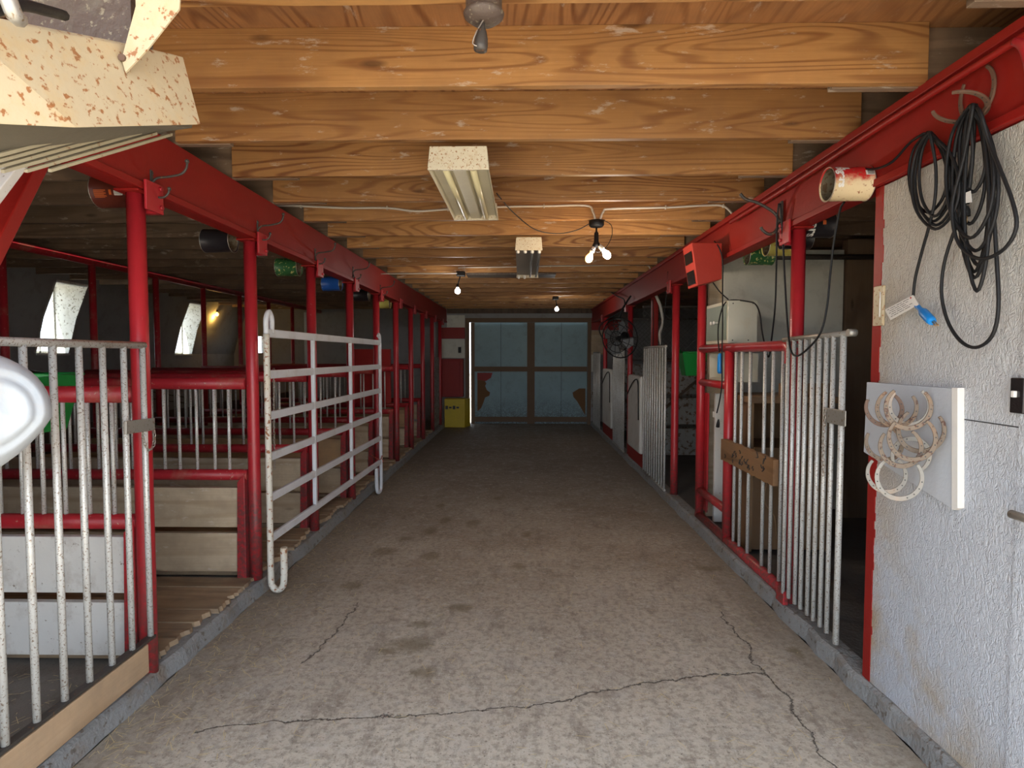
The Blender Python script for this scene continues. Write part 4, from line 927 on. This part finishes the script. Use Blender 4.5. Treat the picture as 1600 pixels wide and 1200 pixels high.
# board with horseshoes
t = Thing('horseshoe_board', 'white plywood board on the strand-board wall carrying the cluster of horseshoes', 'board', (1.65, 2.55, 1.05))
xb = 1.655; Pb = [aX(1352, 706, xb), aX(1492, 796, xb), aX(1492, 607, xb), aX(1357, 597, xb)]
b = B(); hexa(b, [p+Vector((.014, 0, 0)) for p in Pb]+[p-Vector((.008, 0, 0)) for p in Pb]); t.part('sheet', b, 'flatpanel', bev=.0015)
Pb2 = [aX(1492, 797, xb), aX(1501, 794, xb), aX(1501, 606, xb), aX(1492, 606, xb)]
b = B(); hexa(b, [p+Vector((.014, 0, 0)) for p in Pb2]+[p-Vector((.012, 0, 0)) for p in Pb2]); t.part('edge_strip', b, 'print_w')
shoes = [(1376, 638, 1.50, .125, 'brownshoe', .35, 'brown horseshoe hanging at the top left of the board cluster'),
         (1396, 637, 1.53, .135, 'rustshoe', -.15, 'speckled rusty horseshoe just right of the brown one in the cluster'),
         (1416, 634, 1.57, .135, 'whiteshoe', .1, 'whitened horseshoe at the top centre of the cluster'),
         (1414, 636, 1.49, .145, 'rustshoe', -.05, 'front rusty horseshoe at the top of the cluster'),
         (1434, 672, 1.57, .150, 'rustshoe', -.12, 'large rusty horseshoe at the right side of the cluster'),
         (1420, 684, 1.50, .150, 'rustshoe', .1, 'large orange-stained horseshoe in the middle of the cluster'),
         (1376, 692, 1.51, .125, 'rustshoe', .3, 'tan horseshoe at the middle left of the cluster'),
         (1402, 698, 1.48, .135, 'rustshoe', .15, 'tan horseshoe overlapping the middle left one'),
         (1380, 740, 1.53, .135, 'whiteshoe', .1, 'whitewashed horseshoe at the bottom left of the cluster'),
         (1400, 746, 1.49, .150, 'whiteshoe', -.12, 'lowest horseshoe of the cluster, pale with rust on its left arm'),
         (1418, 712, 1.58, .125, 'whiteshoe', 2.9, 'whitened horseshoe half hidden at the back of the cluster')]
for i, (px, py, X, s, mt, tl, lab) in enumerate(shoes):
    o = aX(px+5, py, X-.015); horseshoe('horseshoe', lab, o, Vector((1, -.45, 0)), Vector((0, 0, 1)), s, mt, 'horseshoes clustered on the white board', tl)

# near cords
cr = .0058
def loop(tx, ty, L, R, by, X, top_w=6, n=1, sk=0):
    return [(tx-top_w*.4, ty), (L+ (tx-L)*.25, ty+(by-ty)*.2), (L, ty+(by-ty)*.52), (L+(R-L)*.12, ty+(by-ty)*.82), ((L+R)/2+sk, by), (R-(R-L)*.12, ty+(by-ty)*.82), (R, ty+(by-ty)*.52), (R-(R-tx)*.3, ty+(by-ty)*.2), (tx+top_w*.4, ty)]
pts = [(1338, 262, 1.60), (1352, 264, 1.62), (1372, 263, 1.62), (1395, 252, 1.62), (1420, 225, 1.62), (1436, 213, 1.61)]
k = 0
for (tx, L, R, by) in ((1448, 1420, 1480, 332), (1450, 1427, 1488, 346), (1452, 1430, 1494, 352), (1455, 1436, 1484, 338), (1452, 1424, 1499, 358)):
    for (x, y) in loop(tx, 210, L, R, by, 0): pts.append((x, y, 1.625-.010*k-.006*(y < 225)))
    k += 1
pts += [(1454, 212, 1.57), (1462, 260, 1.585), (1461, 310, 1.59), (1452, 352, 1.60), (1440, 395, 1.62), (1430, 435, 1.63), (1427, 462, 1.635)]
P = smooth([aX(x, y, X) for x, y, X in pts], 5)
b = B(); tube(b, P, cr, 8)
t = Thing('extension_cord', 'coiled black cord with a blue plug hanging on the white wall', 'cord', aX(1427, 500, 1.62)); t.part('cable', b, 'black')
b = B(); p0 = aX(1433, 478, 1.625); p1 = aX(1457, 503, 1.60); d = p1-p0
tube(b, [p0-d*.15, p0, p0+d*.2, p0+d*.35, p0+d*.42, p0+d*.9, p1], .01, 10, radii=[.007, .011, .009, .014, .018, .018, .014]); pg = t.part('plug', b, 'blue')
b = B()
for o_ in (-.007, .007): cyl(b, p1+Vector((0, o_, .004)), p1+d*.28+Vector((0, o_, .004)), .0025, 6)
t.part('prong', b, 'brass', pg)
b = B(); T = [aX(1383, 484, 1.63), aX(1392, 500, 1.63), aX(1436, 476, 1.615), aX(1427, 461, 1.615)]
hexa(b, T+[p-Vector((.002, 0, 0)) for p in T]); tg = t.part('warning_tag', b, 'print_w')
b = B()
for i in range(5):
    f = .15+i*.16; a = T[0].lerp(T[1], f); c = T[3].lerp(T[2], f); a2, c2 = a.lerp(c, .08+.05*(i % 2)), a.lerp(c, .88-.08*(i % 3)); 
    for j in range(7):
        s = a2.lerp(c2, j/7); e = a2.lerp(c2, (j+.6+.25*((i+j) % 2))/7); bar(b, s-Vector((.003, 0, 0)), e-Vector((.003, 0, 0)), .0018, .001)
t.part('small_print', b, 'print_k', tg)
b = B(); s = T[3].lerp(T[0], .1).lerp(T[2], .15)-Vector((.003, 0, 0)); cyl(b, s, s-Vector((.001, 0, 0)), .004, 8); t.part('red_dot', b, 'print_r', tg)

# the long cord over the horseshoe
tx, ty = 1524, 172
LP = [(1500, 1545, 425), (1498, 1548, 434), (1503, 1552, 414), (1507, 1546, 455), (1478, 1553, 372), (1492, 1590, 404), (1490, 1540, 350), (1471, 1563, 543), (1499, 1541, 300), (1488, 1560, 392)]
pts = []
for k, (L, R, by) in enumerate(LP):
    X = 1.615-.009*(k % 6)
    lp_ = loop(tx+random.uniform(-9, 9), ty-2, L, R, by, X, 8, sk=(12 if by > 500 else 0))
    if by > 500: lp_ = [(1522, ty), (1520, 240), (1505, 320), (1478, 400), (1471, 455), (1480, 500), (1500, 532), (1525, 543), (1550, 525), (1560, 480), (1557, 400), (1550, 300), (1541, 220), (1528, ty)]
    if R == 1590: lp_ = [(1520, ty), (1505, 250), (1488, 320), (1494, 372), (1515, 398), (1540, 404), (1570, 388), (1588, 355), (1582, 315), (1565, 270), (1545, 220), (1530, ty)]
    for x, y in lp_: pts.append((x, y, X-.02*(y < 185)))
pts += [(1520, 240, 1.59), (1514, 300, 1.60), (1512, 318, 1.61)]
P = smooth([aX(x, y, X) for x, y, X in pts], 5); b = B(); tube(b, P, .0062, 8)
t = Thing('extension_cord', 'long black cord in many loops over the horseshoe on the right beam', 'cord', aX(1520, 543, 1.6)); t.part('cable', b, 'black')
b = B(); p0, p1 = aX(1509, 322, 1.60), aX(1509, 338, 1.60); tube(b, [p0, p0.lerp(p1, .4), p1], .012, 10, radii=[.008, .014, .015]); pg = t.part('plug', b, 'black')
b = B()
for o_ in (-.006, .006): cyl(b, p1+Vector((0, o_, 0)), p1+Vector((0, o_, -.024)), .0022, 6)
t.part('prong', b, 'brass', pg)
b = B(); T = [aX(1505, 303, 1.59), aX(1505, 318, 1.59), aX(1519, 316, 1.59), aX(1517, 298, 1.59)]; hexa(b, T+[p-Vector((.002, 0, 0)) for p in T]); t.part('paper_tag', b, 'print_w')

# cord from the near tin sagging past the gate, up to the iron hook
hk = [(1347, 266), (1358, 275), (1362, 290)]
P = [aX(1319, 316, 1.62), aX(1312, 330, 1.63), aX(1303, 378, 1.63), aX(1297, 430, 1.63), aX(1292, 480, 1.62), aX(1282, 520, 1.60), aX(1262, 545, 1.60), aX(1245, 556, 1.60), aX(1235, 545, 1.60), aX(1230, 500, 1.62), aX(1226, 430, 1.63), aX(1223, 370, 1.63), aX(1219, 318, 1.60)]
hose('hanging_cord', 'black cord sagging from the near tin past the gate to the iron hook', smooth(P), 0, .0058)
P = [aX(1217, 318, 1.60), aX(1214, 350, 1.61), aX(1213, 420, 1.66), aX(1211, 480, 1.70), aX(1205, 535, 1.75), aX(1202, 556, 1.75), aX(1198, 552, 1.75), aX(1191, 520, 1.78), aX(1187, 490, 1.78), aX(1180, 475, 1.80), aX(1168, 471, 1.82), aX(1142, 469, 1.78), aX(1130, 478, 1.66), aX(1123, 505, 1.66), aX(1122, 530, 1.66), aX(1124, 550, 1.66)]
hose('hanging_cord', 'black cord from the iron hook over the cream cabinet', smooth(P), 0, .0058)
P = [aX(1116, 377, 1.56), aX(1124, 388, 1.57), aX(1129, 410, 1.60), aX(1129, 460, 1.62), aX(1129, 510, 1.64), aX(1128, 560, 1.65), aX(1128, 600, 1.65), aX(1124, 628, 1.65), aX(1120, 645, 1.66)]
hose('hanging_cord', 'black cord hanging from the red box down in front of the cabinet', smooth(P), 0, .0055)
P = [aX(1113, 440, 1.75), aX(1124, 455, 1.8), aX(1138, 468, 1.85)]
hose('hanging_cord', 'short black cord slanting from the red box to the cabinet top', smooth(P), 0, .0055)
b = B(); P0 = aX(1125, 552, 1.655); lathe(b, P0, (0, 0, -1), [(0, .010), (.02, .019), (.15, .021), (.17, .014)], 14); one('cord_connector', 'blue cord connector hanging below the cream cabinet', 'connector', b, 'blue', P0-Vector((0, 0, .17)))
b = B(); p = aX(1116, 647, 1.66); box(b, p+Vector((-.001, -.04, -.03)), p+Vector((.001, .04, .02))); one('paper_tag', 'small white paper tag hanging from the cord under the red frame rail', 'tag', b, 'print_w', p)
b = B(); p = aX(1122, 662, 1.66); lathe(b, p, (0, .3, -1), [(-.04, .006), (0, .014), (.03, .016), (.032, .004)], 10); one('cord_plug', 'small black plug hanging under the paper tag', 'plug', b, 'black', p)
for i, (x0_, x1_, ya, yb_, X) in enumerate(((1044, 1032, 424, 550, 1.66), (1020, 1020, 468, 545, 1.7))):
    P = [aX(x0_, ya, X), aX((x0_+x1_)/2+1, (ya+yb_)/2, X+.02), aX(x1_, yb_, X)]; hose('hanging_cord', ['long thin black cord hanging beyond the second right post', 'thin black cord hanging beside the far barred gate'][i], smooth(P), 0, .006)

# things fixed on the white wall
t = Thing('thermometer', 'rusty tan thermometer strip on the white wall by its red edge', 'thermometer', aX(1374, 508, 1.665)); 
y0 = aX(1367, 478, 1.665).y; y1 = aX(1382, 478, 1.665).y; za = aX(1375, 509, 1.665).z; zb = aX(1375, 447, 1.665).z
b = B(); box(b, (1.656, y1, za), (1.669, y0, zb)); t.part('backing', b, 'cream', bev=.003)
b = B(); cyl(b, (1.655, y1+.018, za+.04), (1.655, y1+.018, zb-.03), .0035, 8); t.part('glass_tube', b, 'porcelain')
t = Thing('switch_box', 'dark brown switch on the white wall at the right edge of the photo', 'switch', aX(1591, 645, 1.665))
y0 = aX(1582, 618, 1.66).y; y1 = y0-.055; za = aX(1584, 645, 1.66).z; zb = aX(1584, 590, 1.66).z
b = B(); box(b, (1.650, y1, za), (1.670, y0, zb)); t.part('plate', b, 'glassdark', bev=.004)
b = B(); zc = (za+zb)/2; box(b, (1.640, y0-.030, zc-.006), (1.652, y0-.016, zc+.016)); t.part('toggle', b, 'print_w', bev=.002)
t = Thing('door_handle', 'grey steel bar handle sticking in at the right edge of the photo', 'handle', aX(1590, 800, 1.64))
q = aX(1580, 803, 1.60); b = B(); cyl(b, (1.60, q.y, q.z), (1.60, q.y-.18, q.z), .014, 14); t.part('bar', b, 'grey')
b = B(); cyl(b, (1.60, q.y-.06, q.z), (1.67, q.y-.06, q.z), .010, 10); t.part('stem', b, 'grey')
b = B(); yq = aX(1592, 600, 1.665).y; box(b, (1.662, YF+.6, .09), (1.671, yq-.012, 2.43)); struct('door_3', b, 'osb', 'white door leaf at the very edge of the strand-board wall')
b = B(); ys_ = aX(1503, 632, 1.665).y; box(b, (1.6685, yq, 1.408), (1.6702, ys_, 1.412)); struct('trim_7', b, 'print_k', 'dark joint line between two wall sheets')

# ---------------------------------------------------------------- right side further in
def combgate(lab, X, y0, y1, z0, z1, n):
    t = Thing('stall_gate', lab, 'gate', (X, (y0+y1)/2, z0), 'grey barred gates deeper in on the right')
    for i in range(n):
        y = y0+(y1-y0)*i/(n-1); b = B(); cyl(b, (X, y, z0+.01), (X, y, z1-.01), .013, 8); t.part('bar', b, 'pipe')
    for z in (z0, z1): b = B(); cyl(b, (X, y0-.02, z), (X, y1+.02, z), .015, 8); t.part('rail', b, 'grey')
combgate('grey barred gate folded back in front of the second right post', 1.64, 6.85, 8.02, .10, 1.76, 10)
combgate('grey barred gate folded back between the third and second right posts', 1.64, 9.62, 10.7, .10, 1.76, 9)
combgate('farthest grey barred gate on the right beyond the fourth post', 1.64, 12.6, 13.7, .10, 1.72, 8)
def pad(lab, y0, y1, z0, z1):
    t = Thing('padded_board', lab, 'board', (1.6, (y0+y1)/2, z0), 'white padded boards on the right')
    b = B(); box(b, (1.60, y0, z0), (1.70, y1, z1)); t.part('pad', b, 'whitepad', bev=.03)
    b = B(); tube(b, smooth([(1.595, y1, z1-.30), (1.59, (y0+y1)/2, z1-.10), (1.59, y0+.12, z1-.06), (1.59, y0+.05, z1-.3), (1.59, y0+.03, z1-.6)]), .008, 6); t.part('strap', b, 'black')
pad('white padded board beyond the nearest folded gate on the right', 8.12, 9.05, .30, 1.37)
pad('white padded board beyond the middle folded gate on the right', 10.8, 11.9, .32, 1.40)
# red lower panels under the pads and red frames
for i, (ya, yb_) in enumerate(((8.12, 9.3), (10.8, 12.2))):
    b = B(); box(b, (1.66, ya, .09), (1.72, yb_, .30 if i else .28)); one('kick_board', ['nearer', 'farther'][i]+' dark red kick board under a white padded board on the right', 'board', b, 'redbeam', (1.69, ya, .09), None, .005)
# green tubs
def tub(lab, c, wx, wy, h, z1, sc_=.65, hang=None):
    x, y = c; t = Thing('feed_tub', lab, 'tub', (x, y, z1-h)); b = B()
    hexa(b, [Vector(v) for v in ((x-wx*sc_/2, y-wy*sc_/2, z1-h), (x+wx*sc_/2, y-wy*sc_/2, z1-h), (x+wx*sc_/2, y+wy*sc_/2, z1-h), (x-wx*sc_/2, y+wy*sc_/2, z1-h), (x-wx/2, y-wy/2, z1), (x+wx/2, y-wy/2, z1), (x+wx/2, y+wy/2, z1), (x-wx/2, y+wy/2, z1))])
    b.faces.ensure_lookup_table(); b.faces.remove(b.faces[1]); ob = t.part('bowl', b, 'green')
    md = ob.modifiers.new('s', 'SOLIDIFY'); md.thickness = .006; m2 = ob.modifiers.new('b', 'BEVEL'); m2.width = .02; m2.segments = 3
    b = B(); tube(b, [Vector(v) for v in ((x-wx/2, y-wy/2, z1), (x+wx/2, y-wy/2, z1), (x+wx/2, y+wy/2, z1), (x-wx/2, y+wy/2, z1))], .01, 8, True); t.part('rim', b, 'green')
    if hang: b = B(); tube(b, [Vector((x-wx/2, y-wy/2, z1)), Vector(hang)], .008, 8); t.part('hook', b, 'green')
tub('green plastic feed tub hooked behind the nearest left divider', (-2.60, 3.10), .34, .30, .30, 1.55)
tub('green plastic feed tub hanging beyond the second right post', (1.98, 7.0), .30, .30, .27, 1.69, .6, (1.745, 6.70, 1.72))
# dividers on the right stalls: peeling planks below, chain-link above
def rdiv(k, y, lab):
    t = Thing('stall_partition', lab, 'partition', (3.4, y, .08), 'partitions of the right stalls')
    for i in range(3):
        b = B(); box(b, (1.80, y-.02, .16+i*.46), (5.18, y+.02, .56+i*.46)); t.part('plank', b, 'peel', bev=.006)
    for z in (1.58, 2.38): b = B(); cyl(b, (1.80, y, z), (5.18, y, z), .02, 8); t.part('rail', b, 'iron')
    b = B(); s = .085; x = 1.8
    z0, z1 = 1.58, 2.38; L = z1-z0
    while x < 5.2+L:
        for sg in (1, -1):
            a = Vector((x, y, z0)); c = Vector((x-L if sg > 0 else x-L, y, z1))
            if sg < 0: a, c = Vector((x-L, y, z0)), Vector((x, y, z1))
            lo, hi = 1.8, 5.18; 
            if a.x == c.x: continue
            def cl(p, q_, xx): f = (xx-p.x)/(q_.x-p.x); return p.lerp(q_, f)
            A, Z_ = (a, c) if a.x < c.x else (c, a)
            if Z_.x < lo or A.x > hi: continue
            A2 = cl(A, Z_, lo) if A.x < lo else A; Z2 = cl(A, Z_, hi) if Z_.x > hi else Z_
            tube(b, [A2, Z2], .003, 4)
        x += s
    o_ = t.part('wire_netting', b, 'wire'); o_['kind'] = 'stuff'
rdiv(0, 8.95, 'peeling plank partition topped with wire netting, seen past the second right post')
rdiv(1, 11.9, 'peeling plank partition topped with wire netting, deeper in on the right')
b = B(); bar(b, (2.0, 8.9, .75), (2.75, 8.9, 1.42), .05, .03, (0, 1, 0)); one('wood_brace', 'thin slanting brace against the nearer peeling right partition', 'brace', b, 'darkwood', (2.3, 8.9, .7))
# inner red uprights by the far right stall doors
b = B(); box(b, (1.86, 8.6, .08), (1.95, 8.68, 2.7)); one('timber_post', 'square red post behind the folded gates on the right', 'post', b, 'redbeam', (1.9, 8.64, .08), None, .005)
b = B(); tube(b, smooth([(1.775, 8.1, 2.52), (1.82, 8.1, 2.42), (1.87, 8.12, 2.3), (1.90, 8.1, 2.1), (1.86, 8.12, 1.95), (1.88, 8.1, 1.8)]), .02, 8); one('rag', 'twisted grey rag hanging from the right beam beyond the folded gate', 'rag', b, 'whitepad', (1.88, 8.1, 1.8))

# fan
t = Thing('barn_fan', 'black caged fan hanging from the right beam above the far gates', 'fan', (1.46, 9.0, 1.45))
fc = aY(968, 528, 9.0); axf = Vector((-.62, -.75, -.12)).normalized(); u, v = frame_of(axf); R = .30
def circ(b, off, rad, r): tube(b, [fc+axf*off+(u*math.cos(q)+v*math.sin(q))*rad for q in (2*PI*k/28 for k in range(28))], r, 6, True)
b = B(); circ(b, .09, R*.35, .006); circ(b, .08, R*.7, .005); circ(b, .0, R, .010); circ(b, -.09, R*.6, .006)
for k in range(14):
    a = 2*PI*k/14; d = u*math.cos(a)+v*math.sin(a); tube(b, smooth([fc+axf*.095, fc+axf*.09+d*R*.5, fc+axf*.05+d*R*.9, fc+d*R, fc-axf*.06+d*R*.85, fc-axf*.10+d*R*.4], 3), .0035, 5)
t.part('cage', b, 'black')
b = B(); lathe(b, fc-axf*.02, axf, [(-.16, .05), (-.15, .08), (-.05, .08), (-.02, .04), (.04, .035)], 16); t.part('motor', b, 'black')
for k in range(4):
    a0 = PI/2*k+.4; pl = []
    for (rad, da, of) in ((.05, -.3, -.015), (.24, -.42, -.03), (.27, .0, .0), (.23, .38, .03), (.05, .35, .015)):
        d = u*math.cos(a0+da)+v*math.sin(a0+da); pl.append(fc+d*rad+axf*(of+.03))
    b = B(); v1 = [b.verts.new(p) for p in pl]; v2 = [b.verts.new(p+axf*.004) for p in pl]; b.faces.new(v1); b.faces.new(v2[::-1])
    for i in range(5): b.faces.new((v1[i], v1[i-1], v2[i-1], v2[i]))
    t.part('blade', b, 'fanblade')
b = B(); tp = Vector((1.63, fc.y+.02, 2.55)); tube(b, smooth([fc+Vector((0, 0, R)), fc+Vector((.05, 0, R+.15)), tp]), .014, 8); tube(b, smooth([fc+u*R, fc+u*(R+.04)+Vector((0, 0, .2)), fc+Vector((.06, 0, R+.12))]), .01, 6); t.part('bracket', b, 'black')
b = B(); tube(b, smooth([aX(955, 457, 1.6), aX(965, 463, 1.58), aX(975, 468, 1.6), aX(976, 480, 1.6)]), .01, 6); t.part('cable', b, 'black')

# ---------------------------------------------------------------- left side further in: panels
b = B(); box(b, (-3.3, 13.4, 1.45), (-1.95, 13.44, 2.3)); one('wall_sheet', 'grey-white sheet in the farthest left stall', 'panel', b, 'leftwall', (-2.6, 13.4, 1.45))
t = Thing('stall_door', 'grey-white boarded door standing between the last left posts', 'door', (-1.9, 12.5, .1))
for i in range(5):
    b = B(); y = 12.35+i*.2; box(b, (-1.90, y, .12), (-1.87, y+.19, 1.62)); t.part('board', b, 'peel', bev=.004)
b = B(); box(b, (-1.93, 11.22, .12), (-1.89, 11.42, 1.38)); one('loose_board', 'pale tapering board propped against the eighth left post', 'board', b, 'boardwhite', (-1.9, 11.3, .12), None, .004)
b = B(); box(b, (-2.5, 8.794, .95), (-1.95, 8.824, 1.75)); one('red_panel', 'dark red panel in the sixth left stall', 'panel', b, 'redbeam', (-2.2, 8.8, .95), None, .004)

# ---------------------------------------------------------------- straw on the floor
b = B(); rr = random.Random(11)
for i in range(2600):
    if rr.random() < .5: x = KL+abs(rr.gauss(0, .28)); y = rr.uniform(2.2, 9)
    elif rr.random() < .35: x = KL-.05-rr.random()*1.8; y = rr.uniform(1.6, 2.85)
    else: x = rr.uniform(KL, KR); y = 2.2+abs(rr.gauss(0, 2.6))
    if x > KR or (x < KL and not (x < KL-.17)): continue
    z = .003 if x > KL else .075; a = rr.uniform(0, PI); L = rr.uniform(.012, .06)*(.6+rr.random()); d = Vector((math.cos(a), math.sin(a), rr.uniform(-.02, .05)))*L/2; n_ = Vector((-math.sin(a), math.cos(a), 0))*.0011
    p = Vector((x, y, z)); q = [b.verts.new(p+s) for s in (-d-n_, d-n_, d+n_, -d+n_)]; b.faces.new(q)
tag(put('loose_straw', b, 'straw'), 'loose bits of straw scattered along the kerb and over the aisle floor', 'straw', None, 'stuff')
